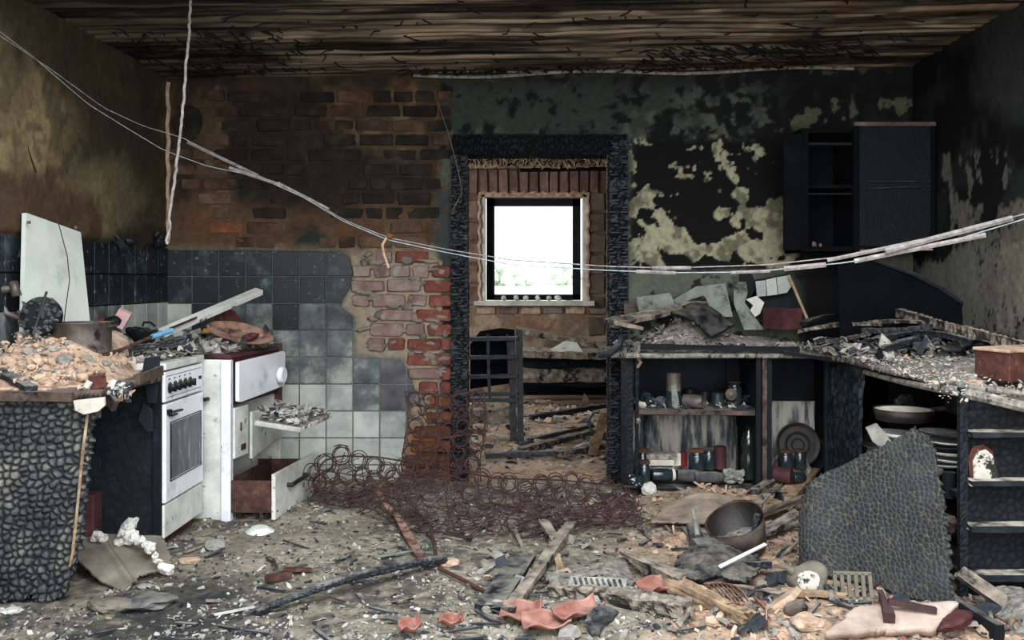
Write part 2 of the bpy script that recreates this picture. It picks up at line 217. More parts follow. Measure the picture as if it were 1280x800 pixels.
# ------------------------------------------------------------------ mesh builder
class MB:
    def __init__(s): s.V = []; s.Fc = []; s.A = []; s.MI = []; s.n = 0
    def add(s, v, f, a=None, mi=0):
        v = np.asarray(v, float); s.V.append(v); s.A.append(np.ones(len(v)) if a is None else np.asarray(a, float))
        for q in f: s.Fc.append([int(i)+s.n for i in q])
        s.MI += [mi]*len(f); s.n += len(v); return s
    def box(s, c, size, R=None, mi=0, jit=0):
        h = np.array(size)/2; v = np.array([[x, y, z] for x in (-1, 1) for y in (-1, 1) for z in (-1, 1)], float)*h
        if jit: v += RNG.uniform(-jit, jit, v.shape)
        if R is not None: v = v @ np.asarray(R).T
        return s.add(v+np.asarray(c), [(0,1,3,2), (4,6,7,5), (0,4,5,1), (2,3,7,6), (0,2,6,4), (1,5,7,3)], mi=mi)
    def bx(s, a, b, mi=0):                             # box from min corner to max corner
        a = np.minimum(a, b) if 0 else np.asarray(a, float); b = np.asarray(b, float); return s.box((a+b)/2, np.abs(b-a), mi=mi)
    def tube(s, path, r, n=8, mi=0, closed=False, cap=True):
        p = np.asarray(path, float); m = len(p); r = np.broadcast_to(np.asarray(r, float), (m,))
        t = np.gradient(p, axis=0) if not closed else (np.roll(p, -1, 0)-np.roll(p, 1, 0))
        up = np.array([0, 0, 1.]) if abs(nrm(t[0])[2]) < .9 else np.array([0, 1., 0]); v = []
        prev = None
        for k in range(m):
            x = nrm(t[k])
            if prev is None: y = nrm(np.cross(up, x))
            else: y = nrm(prev-np.dot(prev, x)*x)
            z = np.cross(x, y); prev = y
            for j in range(n):
                a = 2*PI*j/n; v.append(p[k]+r[k]*(math.cos(a)*y+math.sin(a)*z))
        f = []; mm = m if closed else m-1
        for k in range(mm):
            for j in range(n):
                a = k*n+j; b = k*n+(j+1) % n; c = ((k+1) % m)*n+(j+1) % n; d = ((k+1) % m)*n+j; f.append((a, b, c, d))
        if cap and not closed: f.append(tuple(range(n-1, -1, -1))); f.append(tuple(range((m-1)*n, m*n)))
        return s.add(v, f, mi=mi)
    def lathe(s, prof, o=(0, 0, 0), R=None, n=24, mi=0, wob=0, arc=1.0, sc=(1, 1)):
        v = []; f = []; m = len(prof)
        for (r, z) in prof:
            for j in range(n):
                a = 2*PI*j/n*arc; rr = r*(1+(wob*math.sin(3*a+z*30) if wob else 0)); v.append((rr*math.cos(a)*sc[0], rr*math.sin(a)*sc[1], z))
        for k in range(m-1):
            for j in range(n if arc == 1 else n-1):
                f.append((k*n+j, k*n+(j+1) % n, (k+1)*n+(j+1) % n, (k+1)*n+j))
        v = np.array(v)
        if R is not None: v = v @ np.asarray(R).T
        return s.add(v+np.asarray(o), f, mi=mi)
    def prism(s, poly, O, U, V, t, mi=0, jit=0):       # polygon in the U,V plane at O, thickness t along UxV
        O, U, V = (np.asarray(q, float) for q in (O, U, V)); Nn = nrm(np.cross(U, V)); n = len(poly)
        fr = np.array([O+U*a+V*b for a, b in poly]); bk = fr-Nn*t
        if jit: fr += RNG.uniform(-jit, jit, fr.shape)
        f = [tuple(range(n)), tuple(range(2*n-1, n-1, -1))]+[(k, n+k, n+(k+1) % n, (k+1) % n) for k in range(n)]
        return s.add(np.vstack([fr, bk]), f, mi=mi)
    def rock(s, c, size, seed=None, mi=0, R=None, sub=1, rough=.3):
        global _ico
        v, f = ICO[sub]; sd = random.randint(0, 9999) if seed is None else seed
        d = 1+rough*(fbm(v*1.7+sd*.37, 3, sd % 97)-.5)*2.2
        v = v*d[:, None]*np.asarray(size)/2
        v = v @ (eul(random.random()*6, random.random()*.4, random.random()*6) if R is None else R).T
        return s.add(v+np.asarray(c), f, mi=mi)
    def beam(s, p0, p1, w, t, up=(0, 0, 1), res=.02, char=0, cell=.02, cs=(1, 1, 1), grain=.0, ragged=0, bend=None, taper=(1, 1), round_=False, seed=None, mi=0):
        p0, p1 = np.asarray(p0, float), np.asarray(p1, float); Lh = np.linalg.norm(p1-p0); B = basis(p1-p0, up); sd = random.randint(0, 500) if seed is None else seed
        nl = max(2, int(Lh/res)); nw = max(1, int(w/res)); ntt = max(1, int(t/res))
        if round_:
            k = max(8, 2*(nw+ntt)); ring = [(.5*math.cos(2*PI*j/k), .5*math.sin(2*PI*j/k)) for j in range(k)]; rn = [nrm((a, b)) for a, b in ring]
        else:
            ring = [(-.5+j/nw, -.5) for j in range(nw)]+[(.5, -.5+j/ntt) for j in range(ntt)]+[(.5-j/nw, .5) for j in range(nw)]+[(-.5, .5-j/ntt) for j in range(ntt)]
            rn = [nrm(((a*2)**7, (b*2)**7)) for a, b in ring]
        ring = np.array(ring); rn = np.array(rn); k = len(ring)
        S = np.linspace(0, 1, nl+1); TP = taper[0]+(taper[1]-taper[0])*S
        L = np.zeros((nl+1, k, 3)); L[..., 0] = S[:, None]*Lh; L[..., 1] = ring[None, :, 0]*w*TP[:, None]; L[..., 2] = ring[None, :, 1]*t*TP[:, None]
        Nn = np.zeros_like(L); Nn[..., 1] = rn[None, :, 0]; Nn[..., 2] = rn[None, :, 1]
        A = np.ones((nl+1, k)); off = np.zeros((nl+1, k))
        if char:
            e, _ = voro(L/cell*np.array(cs)+sd, sd); A = sst(.03, .32, e); off += char*(A-1)
        if grain: off += grain*(fbm(L*np.array([3, 40, 40])+sd, 3, sd)-.5)*2+grain*.8*(fbm(L*np.array([12, 12, 12])+sd, 3, sd+3)-.5)*2
        L = L+Nn*off[..., None]
        if ragged:
            rg = ragged*(fbm(np.stack([L[0, :, 1]*60, L[0, :, 2]*60, L[0, :, 1]*0], -1)+sd, 3, sd)-.3); rg2 = ragged*(fbm(np.stack([L[0, :, 1]*60, L[0, :, 2]*60, L[0, :, 1]*0], -1)+sd+9, 3, sd)-.3)
            L[0, :, 0] += rg; L[-1, :, 0] -= rg2
        if bend is not None: L = L+(np.asarray(bend, float) @ B)[None, None, :]*(4*S*(1-S))[:, None, None]
        v = L.reshape(-1, 3) @ B.T+p0; f = []
        for a in range(nl):
            for b in range(k): f.append((a*k+b, a*k+(b+1) % k, (a+1)*k+(b+1) % k, (a+1)*k+b))
        c0, c1 = v[:k].mean(0), v[-k:].mean(0); n0 = len(v); v = np.vstack([v, c0, c1]); A = np.append(A.ravel(), [.6, .6])
        for b in range(k): f.append((n0, (b+1) % k, b)); f.append((n0+1, nl*k+b, nl*k+(b+1) % k))
        return s.add(v, f, A, mi=mi)
    def build(s, name, m, parent=None, label=None, cat=None, group=None, kind=None, smooth=False, bev=0, solid=0, origin=None):
        V = np.vstack(s.V); me = bpy.data.meshes.new(name)
        if parent is not None: o0 = WL(parent)
        elif origin is not None: o0 = np.asarray(origin, float)
        elif kind == 'structure': o0 = np.zeros(3)
        else: o0 = np.array([(V[:, 0].min()+V[:, 0].max())/2, (V[:, 1].min()+V[:, 1].max())/2, V[:, 2].min()])
        loc = np.zeros(3) if parent is not None else o0
        me.from_pydata((V-o0).tolist(), [], s.Fc)
        for q in (m if isinstance(m, (list, tuple)) else [m]): me.materials.append(M[q] if isinstance(q, str) else q)
        if max(s.MI): me.polygons.foreach_set('material_index', s.MI)
        if smooth: me.polygons.foreach_set('use_smooth', [True]*len(me.polygons))
        A = np.concatenate(s.A); at = me.attributes.new('cell', 'FLOAT', 'POINT'); at.data.foreach_set('value', A.astype(np.float32))
        if hasattr(s, 'C'):
            at = me.color_attributes.new('Col', 'FLOAT_COLOR', 'POINT'); at.data.foreach_set('color', np.hstack([s.C, np.ones((len(s.C), 1))]).astype(np.float32).ravel())
        me.update(); o = bpy.data.objects.new(name, me); COL.objects.link(o); o.location = loc
        if parent is not None: o.parent = parent
        tag(o, label, cat, group, kind)
        if solid: q = o.modifiers.new('thick', 'SOLIDIFY'); q.thickness = solid; q.offset = -1
        if bev: q = o.modifiers.new('bevel', 'BEVEL'); q.width = bev; q.segments = 2; q.limit_method = 'ANGLE'; q.angle_limit = .6
        return o
def WL(o):
    r = np.array(o.location, float)
    while o.parent is not None: o = o.parent; r = r+np.array(o.location, float)
    return r
def tag(o, label=None, cat=None, group=None, kind=None):
    for k, v in (('label', label), ('category', cat), ('group', group), ('kind', kind)):
        if v: o[k] = v
def thing(name, loc, label, cat, group=None):
    o = bpy.data.objects.new(name, None); COL.objects.link(o); o.location = tuple(float(x) for x in loc); o.empty_display_size = .05; tag(o, label, cat, group); return o
def icos(sub):
    t = (1+5**.5)/2; v = [(-1,t,0),(1,t,0),(-1,-t,0),(1,-t,0),(0,-1,t),(0,1,t),(0,-1,-t),(0,1,-t),(t,0,-1),(t,0,1),(-t,0,-1),(-t,0,1)]
    f = [(0,11,5),(0,5,1),(0,1,7),(0,7,10),(0,10,11),(1,5,9),(5,11,4),(11,10,2),(10,7,6),(7,1,8),(3,9,4),(3,4,2),(3,2,6),(3,6,8),(3,8,9),(4,9,5),(2,4,11),(6,2,10),(8,6,7),(9,8,1)]
    v = [list(nrm(q)) for q in v]
    for _ in range(sub):
        c = {}; nf = []
        def mid(a, b):
            k = (min(a, b), max(a, b))
            if k not in c: c[k] = len(v); v.append(list(nrm((np.array(v[a])+np.array(v[b]))/2)))
            return c[k]
        for a, b, d in f: x, y, z = mid(a, b), mid(b, d), mid(d, a); nf += [(a, x, z), (b, y, x), (d, z, y), (x, y, z)]
        f = nf
    return np.array(v), f
ICO = {k: icos(k) for k in (0, 1, 2, 3)}
def gridmesh(mb, Pnt, keep=None, A=None, Cc=None, flip=False):           # Pnt (n,m,3); keep (n-1,m-1)
    n, m = Pnt.shape[:2]; idx = np.arange(n*m).reshape(n, m)
    q = np.stack([idx[:-1, :-1], idx[1:, :-1], idx[1:, 1:], idx[:-1, 1:]], -1)
    q = q[keep] if keep is not None else q.reshape(-1, 4)
    if flip: q = q[:, ::-1]
    used = np.unique(q); mp = np.full(n*m, -1); mp[used] = np.arange(len(used)); v = Pnt.reshape(-1, 3)[used]
    mb.add(v, mp[q].tolist(), None if A is None else A.reshape(-1)[used])
    if Cc is not None: mb.C = Cc.reshape(-1, 3)[used]
    return mb
def sheet(name, m, O, U, V, res=.006, poly=None, disp=None, parent=None, label=None, cat=None, t=.01, char=0, cell=.02, seed=1, curve=None, kind=None, smooth=True, cs=(1, 1), group=None, flip=False, edge=0, idv=.5, thr=1.):
    O, U, V = (np.asarray(q, float) for q in (O, U, V)); lu, lv = np.linalg.norm(U), np.linalg.norm(V); Nn = nrm(np.cross(U, V))
    nu, nv = max(2, int(lu/res)), max(2, int(lv/res)); u, v = np.meshgrid(np.linspace(0, 1, nu+1), np.linspace(0, 1, nv+1), indexing='ij')
    h = np.zeros_like(u); A = None
    if char:
        e, _ = voro(np.stack([u*lu/cell*cs[0], v*lv/cell*cs[1], u*0+.5], -1)+seed, seed); A = sst(.04*thr, .42*thr, e); h = h+char*(A-1); A = A*(1-idv+idv*_)
    if disp is not None: h = h+disp(u, v)
    Pt = O+u[..., None]*U+v[..., None]*V+h[..., None]*Nn
    if curve is not None: Pt = Pt+curve(u, v)
    keep = None
    if poly is not None or edge:
        uc = (u[:-1, :-1]+u[1:, 1:])/2; vc = (v[:-1, :-1]+v[1:, 1:])/2
        if edge: eu = edge*(n2(uc*lu, vc*lv, 22, 4, seed+5)-.5)*2; uc2, vc2 = uc+eu/lu, vc+edge*(n2(uc*lu, vc*lv, 22, 4, seed+8)-.5)*2/lv
        else: uc2, vc2 = uc, vc
        keep = inpoly(uc2, vc2, poly if poly is not None else [(.01, .01), (.99, .01), (.99, .99), (.01, .99)])
    mb = MB(); gridmesh(mb, Pt, keep, A, flip=flip)
    return mb.build(name, m, parent, label, cat, group=group, kind=kind, smooth=smooth, solid=t)
def chips(mb, pts, smin, smax, mis, flat=.35, tilt=.5):
    k = 5; ang = 2*PI*np.arange(k)/k
    for p in pts:
        s = smin*(smax/smin)**(random.random()**1.6); rr = s*(.35+.3*RNG.random(k)); st = 1+random.random()*1.3
        ring = np.stack([rr*np.cos(ang)*st, rr*np.sin(ang), ang*0], 1); h = s*flat*(.4+random.random()*.8)
        v = np.vstack([ring+[0, 0, h/2], ring*1.1-[0, 0, h/2]]) @ eul(random.gauss(0, tilt), random.gauss(0, tilt), random.random()*6.3).T
        mb.add(v+p+np.array([0, 0, h*.3]), [(0,1,2,3,4), (0,5,6,1), (1,6,7,2), (2,7,8,3), (3,8,9,4), (4,9,5,0)], mi=random.choice(mis))
    return mb
# ------------------------------------------------------------------ the setting
YB = 5.68; XL = -2.176; XR = 2.25; YF = 10.0; DX0, DX1, DZ = -.476, .562, 2.047
def zc(x): return 2.37+.075*(np.asarray(x, float)+2.176)/4.4
def CL(*c): return np.array(lin(c))
def mixc(C, c, f): return C*(1-f[..., None])+CL(*c)*f[..., None]
TP = [(205,312),(330,313),(425,315),(438,322),(442,342),(438,360),(429,374),(427,384),(443,396),(444,444),(476,447),(502,449),(514,470),(521,492),(512,512),(507,530),(507,600),(205,600)]
# wall_back ------------------------------------------------
xs = np.arange(XL-.02, XR+.03, .0095); zs = np.arange(-.05, 2.47, .0095); X, Z = np.meshgrid(xs, zs, indexing='ij')
px, py = VX+X*F/YB, VY-(Z-EYE)*F/YB
q1 = n2(X, Z, 5, 5, 1); q2 = n2(X, Z, 14, 5, 2); q3 = n2(X, Z, 2.2, 4, 3); q4 = n2(X, Z, 40, 3, 4); wj = 26*(q2-.5)+14*(q4-.5)
C = np.zeros(X.shape+(3,))+CL(74, 62, 46)
C = mixc(C, (104, 88, 64), sst(.5, .66, q2)); C = mixc(C, (58, 46, 34), sst(.48, .62, q1)); C = mixc(C, (92, 56, 34), sst(.57, .68, n2(X, Z, 4, 4, 9))*.7)
dark = [(288,112),(398,108),(408,150),(440,185),(500,200),(540,230),(540,262),(470,258),(420,280),(340,268),(300,262),(276,190)]
C = mixc(C, (24, 23, 20), sst(-16, 12, sdf(px, py, dark)+wj*1.3)*.85)
C = mixc(C, (30, 26, 22), sst(-10, 10, sdf(px, py, [(205,100),(250,100),(262,180),(240,300),(205,300)])+wj*2-8)*.6)
C = mixc(C, (92, 66, 48), sst(-16, 10, sdf(px, py, [(212,262),(250,250),(330,262),(430,268),(470,250),(520,260),(500,310),(212,310)])+wj)*.55)
C = mixc(C, (38, 42, 40), sst(-4, 6, sdf(px, py, [(362,308),(392,276),(404,290),(414,300),(420,310)])+wj*.5))
low = sst(300, 330, py)*sst(0, 14, -sdf(px, py, TP)+6)
C = mixc(C, (138, 128, 112), low*(px < 565)); C = mixc(C, (150, 130, 104), low*sst(.5, .62, q2)*(px < 565))
C = mixc(C, (140, 96, 64), sst(520, 550, py+wj)*(px < 590)*sst(500, 520, px)); C = mixc(C, (96, 62, 40), sst(540, 570, py+wj)*(px < 590)*sst(500, 520, px)*sst(.45, .6, q2))
hole = sst(-2, 5, -np.hypot((px-234)/19, (py-153)/22)*20+20+wj*.25); C = mixc(C, (5, 6, 7), hole)
rt = sst(546, 556, px+wj*.7)
G = np.zeros_like(C)+CL(50, 56, 52)
G = mixc(G, (74, 80, 70), sst(.5, .62, q1)); G = mixc(G, (12, 15, 16), sst(.47, .55, n2(X, Z, 16, 5, 12)*.6+n2(X, Z, 4, 3, 13)*.4+.03*sst(760, 900, px)))
black = [(786,172),(1000,172),(1000,340),(786,340)]
fb = sst(-6, 8, sdf(px, py, black)+wj*.6); G = mixc(G, (3, 4, 5), fb)
pn = n2(X, Z, 9, 5, 21)*.55+n2(X, Z, 3.4, 3, 22)*.45
pz = np.exp(-((px-850)/52)**2-((py-215)/48)**2)*.07+np.exp(-((px-880)/70)**2-((py-312)/16)**2)*.16+np.exp(-((px-955)/34)**2-((py-290)/34)**2)*.17+np.exp(-((px-925)/36)**2-((py-225)/26)**2)*.05+np.exp(-((px-835)/32)**2-((py-275)/30)**2)*.07
pm = sst(.555, .565, pn+pz)*fb; dots = sst(.30, .26, voro(np.stack([X*15, Z*15, X*0], -1), 5)[0]*0+n2(X, Z, 26, 2, 31))*sst(.5, .55, n2(X, Z, 3, 2, 32))*fb
pm = np.maximum(pm, dots*.9)
pcol = np.zeros_like(C)+CL(150, 150, 124); pcol = mixc(pcol, (98, 98, 80), sst(.48, .62, q2)); G = G*(1-pm[..., None])+pcol*pm[..., None]
lowR = sst(334, 344, py+wj*.3)*(px > 786); G = G*(1-lowR[..., None])+(CL(104, 108, 96)*(.5+.6*q1[..., None]))*lowR[..., None]
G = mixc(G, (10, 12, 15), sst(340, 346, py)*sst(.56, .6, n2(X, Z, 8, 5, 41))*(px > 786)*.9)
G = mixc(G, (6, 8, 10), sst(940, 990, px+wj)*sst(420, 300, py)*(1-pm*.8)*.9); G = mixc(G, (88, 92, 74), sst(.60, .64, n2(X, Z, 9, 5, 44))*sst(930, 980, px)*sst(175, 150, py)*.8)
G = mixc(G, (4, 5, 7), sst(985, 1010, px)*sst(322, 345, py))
G = mixc(G, (112, 112, 96), sst(-4, 8, sdf(px, py, [(1085,316),(1170,318),(1180,372),(1130,380),(1095,352)])+wj*.4)*.8)
G = mixc(G, (112, 114, 102), sst(-4, 6, sdf(px, py, [(766,300),(792,306),(790,345),(768,350)])+wj*.4)*.6)
C = C*(1-rt[..., None])+G*rt[..., None]
C = mixc(C, (52, 58, 58), sst(-3, 5, sdf(px, py, [(545,236),(566,236),(566,332),(548,335),(538,290)])+wj*.4)*.9)
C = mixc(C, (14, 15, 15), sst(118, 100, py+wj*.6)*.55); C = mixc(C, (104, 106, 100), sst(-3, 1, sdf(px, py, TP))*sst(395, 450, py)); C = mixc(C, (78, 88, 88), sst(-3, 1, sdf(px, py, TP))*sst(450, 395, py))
brickzone = (1-rt)*(1-sst(-6, 2, sdf(px, py, TP)))
rel = .012*q1+.006*q2+.003*q4+.006*(1-brickzone)+.004*pm+hole*-.08
skim = sst(.50, .58, n2(X, Z, 6, 4, 51)+.10*sst(290, 250, px)-.05*sst(380, 460, px))*sst(318, 300, py)*(1-rt)
rel = rel+.006*skim
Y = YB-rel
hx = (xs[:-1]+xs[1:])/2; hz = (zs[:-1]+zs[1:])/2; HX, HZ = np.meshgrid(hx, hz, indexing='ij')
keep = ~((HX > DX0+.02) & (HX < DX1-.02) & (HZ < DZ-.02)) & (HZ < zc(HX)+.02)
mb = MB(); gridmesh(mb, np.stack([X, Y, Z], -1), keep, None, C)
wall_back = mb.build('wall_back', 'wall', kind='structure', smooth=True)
b_ = MB()                                              # the masonry behind the plaster face
b_.bx((XL-.2, YB+.02, -.1), (DX0, YB+.16, 2.5)); b_.bx((DX1, YB+.02, -.1), (XR+.2, YB+.16, 2.5)); b_.bx((DX0, YB+.02, DZ), (DX1, YB+.16, 2.5))
b_.build('masonry_core', 'brickk', parent=wall_back)
# bricks of the bare part of the wall
def brick_mesh(L, H, Dp, y0, cx, cz, rough=.006, axis='y'):
    r = .008; m = MB(); pts = []
    for (sx, sz) in ((-1,-1),(1,-1),(1,1),(-1,1)):
        c = [(sx*(L/2-r), sz*H/2), (sx*L/2, sz*(H/2-r))]
        if sx*sz > 0: c = c[::-1] if False else c
        if (sx, sz) in ((-1,-1), (1, 1)): c = c[::-1]
        pts += c
    pts = np.array(pts)+RNG.uniform(-rough, rough, (8, 2)); fr = pts*.90+RNG.uniform(-.003, .003, (8, 2))
    f1 = np.stack([fr[:, 0]+cx, np.full(8, y0-Dp)+RNG.uniform(-.003, .003, 8), fr[:, 1]+cz], 1); f2 = np.stack([pts[:, 0]+cx, np.full(8, y0-Dp*.35), pts[:, 1]+cz], 1); f3 = np.stack([pts[:, 0]+cx, np.full(8, y0+.03), pts[:, 1]+cz], 1)
    m.add(np.vstack([f1, f2, f3]), [tuple(range(8))]+[(k+8*a, k+8+8*a, (k+1) % 8+8+8*a, (k+1) % 8+8*a) for a in (0, 1) for k in range(8)]); return m
nb = 0
for row in range(27):
    cz = .02+row*.0865; pyr = VY-(cz-EYE)*F/YB
    if cz > 2.33: break
    x = XL-.1*random.random(); off = 0
    while x < DX0:
        L = random.choice([.2, .2, .195, .1, .2] if row % 2 else [.2, .1, .2, .11]); cx = x+L/2+.008; x += L+.016
        pxr = VX+cx*F/YB
        if cx+L/2 > DX0+.005: L = max(.06, (DX0-.0-(cx-L/2))); cx = DX0-L/2
        if pxr < 216: continue
        s = float(sdf(np.array(pxr), np.array(pyr), TP))
        if s > -2-L*60 and not (s < -8 and pyr < 310): continue
        if 545 < pxr < 566 and 236 < pyr < 335: continue
        if np.hypot(pxr-234, pyr-153) < 34: continue
        sk = n2(np.array(cx), np.array(cz), 6, 4, 51)+.10*(pxr < 265)-.05*(pxr > 420)
        if pyr < 310 and sk > .60: continue
        if pyr > 318: # lower zone
            mt = 'bricko' if pyr > 500 else ('brickr' if (pxr > 528 and random.random() < .8) or (random.random() < .12) else 'brickp')
            dp = .030
        else:
            d = float(sdf(np.array(pxr), np.array(pyr), dark))
            mt = 'brickk' if d > -8 or (pxr > 400 and pyr < 200 and random.random() < .5) else ('bricko' if (pyr < 118 and 340 < pxr < 400) or (pyr > 262 and random.random() < .04) else 'brickb'); dp = .012+.008*random.random()
        mq = brick_mesh(L, .068 if pyr > 318 else .066, dp+random.uniform(-.004, .004), YB-.004, cx, cz, .005); mq.build('brick', mt, parent=wall_back); nb += 1
print('bricks', nb)
ms = MB()
for _ in range(95):
    a_, b_y = random.uniform(440, 560), random.uniform(318, 520)
    if float(sdf(np.array(a_), np.array(b_y), TP)) > -10: continue
    p = P3(a_, b_y, YB-.026); ms.rock(p, (random.uniform(.03, .11), .022, random.uniform(.015, .05)), R=eul(0, random.gauss(0, .2), 0), rough=.7)
ms.build('mortar_smear', 'mortar', parent=wall_back, kind='stuff', smooth=True)
# tiles
def clip(poly, x0, x1, y0, y1):
    def cut(p, ins, inter):
        o = []
        for k in range(len(p)):
            a, b = p[k], p[(k+1) % len(p)]
            if ins(a):
                o.append(a)
                if not ins(b): o.append(inter(a, b))
            elif ins(b): o.append(inter(a, b))
        return o
    def X_(v): return lambda a, b: (v, a[1]+(b[1]-a[1])*(v-a[0])/(b[0]-a[0]))
    def Y_(v): return lambda a, b: (a[0]+(b[0]-a[0])*(v-a[1])/(b[1]-a[1]), v)
    for ins, it in ((lambda q: q[0] >= x0, X_(x0)), (lambda q: q[0] <= x1, X_(x1)), (lambda q: q[1] >= y0, Y_(y0)), (lambda q: q[1] <= y1, Y_(y1))):
        if poly: poly = cut(poly, ins, it)
    return poly
def tile_poly(poly, mk, parent, m, t=.009, inset=.0012):
    a = np.array(poly); c = a.mean(0); k = len(a)
    f = c+(a-c)*(1-.035); lay = [mk(f, t), mk(a, t*.75), mk(a, -.012)]
    mb = MB(); mb.add(np.vstack(lay), [tuple(range(k))]+[(i+k*l, i+k+k*l, (i+1) % k+k+k*l, (i+1) % k+k*l) for l in (0, 1) for i in range(k)])
    return mb.build('tile', m, parent=parent)
def parea(p): p = np.array(p); return abs(np.sum(p[:, 0]*np.roll(p[:, 1], -1)-p[:, 1]*np.roll(p[:, 0], -1)))/2
rows = [312+33.55*k for k in range(10)]; cols = [208+33.4*k for k in range(11)]
for r in range(9):
    for c_ in range(10):
        jx, jy = 0, 0
        p = clip(TP, cols[c_]+.75, cols[c_+1]-.75, rows[r]+.75, rows[r+1]-.75)
        if len(p) < 3 or parea(p) < 60: continue
        cx = (cols[c_]+cols[c_+1])/2; cy = (rows[r]+rows[r+1])/2
        if r <= 1: mt = 'tiled'
        elif r == 2: mt = 'tiled' if c_ in (0, 1, 4) else 'tilem'
        elif r <= 4: mt = 'tilem' if not (c_ > 7) else 'tiles'
        elif r == 5: mt = 'tiles' if c_ in (8, 9) else ('tilem' if c_ in (7,) else 'tilel')
        else: mt = 'tilel'
        if (r, c_) in ((2, 0), (3, 6), (2, 6)): mt = 'tilel' if (r, c_) == (2, 0) else 'tilem'
        tt = .010+random.uniform(-.0015, .002); tl = random.uniform(-.03, .03)
        mk = lambda a, off, cx=cx, tt=tt, tl=tl: np.stack([(a[:, 0]-VX)*YB/F, YB-.012-off-(a[:, 0]-cx)*YB/F*tl*.4, EYE-(a[:, 1]-VY)*YB/F], 1)
        tile_poly(p, mk, wall_back, mt, tt)
# smoked patch where the lowest tiles fell away next to the bedspring
tb = MB(); tb.prism([(370,572),(462,550),(470,548),(500,575),(500,596),(440,598)], (-VX*YB/F, YB-.024, EYE+VY*YB/F), (YB/F, 0, 0), (0, 0, -YB/F), -.02)
# wall_left ------------------------------------------------
ys = np.arange(.4, YB+.02, .012); zs = np.arange(-.05, 2.39, .012); Yg, Z = np.meshgrid(ys, zs, indexing='ij')
px, py = VX+XL*F/Yg, VY-(Z-EYE)*F/Yg
q1 = n2(Yg, Z, 4, 5, 61); q2 = n2(Yg, Z, 12, 5, 62); q3 = n2(Yg, Z, 1.7, 4, 63); wj = 26*(q2-.5)+20*(q1-.5)
C = np.zeros(Yg.shape+(3,))+CL(104, 92, 66); C = mixc(C, (130, 116, 84), sst(.5, .64, q1)); C = mixc(C, (78, 70, 52), sst(.5, .6, q2)*.7)
C = mixc(C, (48, 46, 36), sst(-24, 20, sdf(px, py, [(-60,-60),(210,40),(214,310),(150,300),(130,220),(88,210),(92,140),(48,90),(-10,40)])+wj*1.6)*.85)
C = mixc(C, (108, 98, 72), sst(-12, 12, sdf(px, py, [(95,210),(150,190),(180,250),(150,290),(104,250)])+wj)*.7)
C = mixc(C, (66, 44, 34), sst(-12, 16, sdf(px, py, [(-80,215),(60,212),(120,255),(120,320),(-80,320)])+wj)*.8)
C = mixc(C, (24, 26, 26), sst(-10, 12, sdf(px, py, [(150,286),(210,286),(214,315),(80,315)])+wj)*.8)
C = mixc(C, (44, 52, 56), sst(1.36, 1.34, Z))
rel = .018*q1+.007*q2+.02*sst(1.37, 1.39, Z); 
mb = MB(); gridmesh(mb, np.stack([XL-.02+rel, Yg, Z], -1), None, None, C)
wall_left = mb.build('wall_left', 'wall', kind='structure', smooth=True)
b2 = MB(); b2.bx((XL-.2, .3, -.1), (XL-.035, YB+.1, 2.45)); b2.build('masonry_core', 'brickk', parent=wall_left)
zr = [1.37-.1597*k for k in range(7)]
for r in range(6):
    for c_ in range(13):
        y1 = YB-.012-.1597*c_; y0 = y1-.1597; 
        if y0 < 3.7: continue
        mt = 'tiled' if r < 2 else ('tilem' if r == 2 else 'tilem')
        if r == 2 and c_ < 6: mt = 'tilel' if c_ < 4 else 'tilem'
        p = [(y0+.003, zr[r+1]+.003), (y1-.003, zr[r+1]+.003), (y1-.003, zr[r]-.003), (y0+.003, zr[r]-.003)]
        mk = lambda a, off: np.stack([np.full(len(a), XL+.006+off), a[:, 0], a[:, 1]], 1)
        tile_poly(p[::-1], mk, wall_left, mt, .010+random.uniform(-.001, .002))
# lumps of broken plaster standing on the tile edge
for (a, b, s, y) in ((82, 302, .06, 4.95), (172, 300, .07, 5.45), (112, 303, .03, 5.1), (188, 303, .05, 5.5)):
    m_ = MB(); m_.rock(P3(a, b, y)*[0, 1, 1]+[XL+.03, 0, 0], (.05, s*1.6, s), rough=.6); m_.build('plaster_lump', 'cement' if a > 300 else 'soot', parent=wall_left)
# wall_right -----------------------------------------------
ys = np.arange(1.2, YB+.02, .012); zs = np.arange(-.05, 2.46, .012); Yg, Z = np.meshgrid(ys, zs, indexing='ij')
px, py = VX+XR*F/Yg, VY-(Z-EYE)*F/Yg
q1 = n2(Yg, Z, 4, 5, 71); q2 = n2(Yg, Z, 13, 5, 72); st = n2(Yg, Z, 1, 5, 73, 16, 5); wj = 26*(q2-.5)+16*(st-.5)
C = np.zeros(Yg.shape+(3,))+CL(7, 9, 11); C = mixc(C, (34, 36, 36), sst(.5, .66, q1))
C = mixc(C, (58, 62, 60), sst(-20, 20, sdf(px, py, [(1225,20),(1400,-40),(1400,160),(1262,150),(1215,120)])+wj)*.7)
C = mixc(C, (104, 102, 94), sst(-3, 3, sdf(px, py, [(1182,195),(1195,240),(1215,262),(1238,300),(1300,300),(1300,420),(1160,420),(1135,330),(1185,318),(1204,300),(1190,260)])+wj*1.5-2)*.95)
C = mixc(C, (128, 122, 108), sst(-3, 3, sdf(px, py, [(1245,260),(1300,240),(1300,430),(1240,420)])+wj)*.5)
C = mixc(C, (10, 12, 15), sst(.55, .57, st*.6+q2*.4)*sst(1200, 1215, px)*sst(170, 200, py)*.95)
C = mixc(C, (106, 104, 96), sst(.575, .585, st*.5+q2*.5)*sst(1172, 1180, px)*sst(180, 200, py)*.8)
rel = .014*q1+.006*q2+.10*np.exp(-((YB-Yg)/.12)**2)*0
mb = MB(); gridmesh(mb, np.stack([XR+.02-rel, Yg, Z], -1), None, None, C, flip=True)
wall_right = mb.build('wall_right', 'wall', kind='structure', smooth=True)
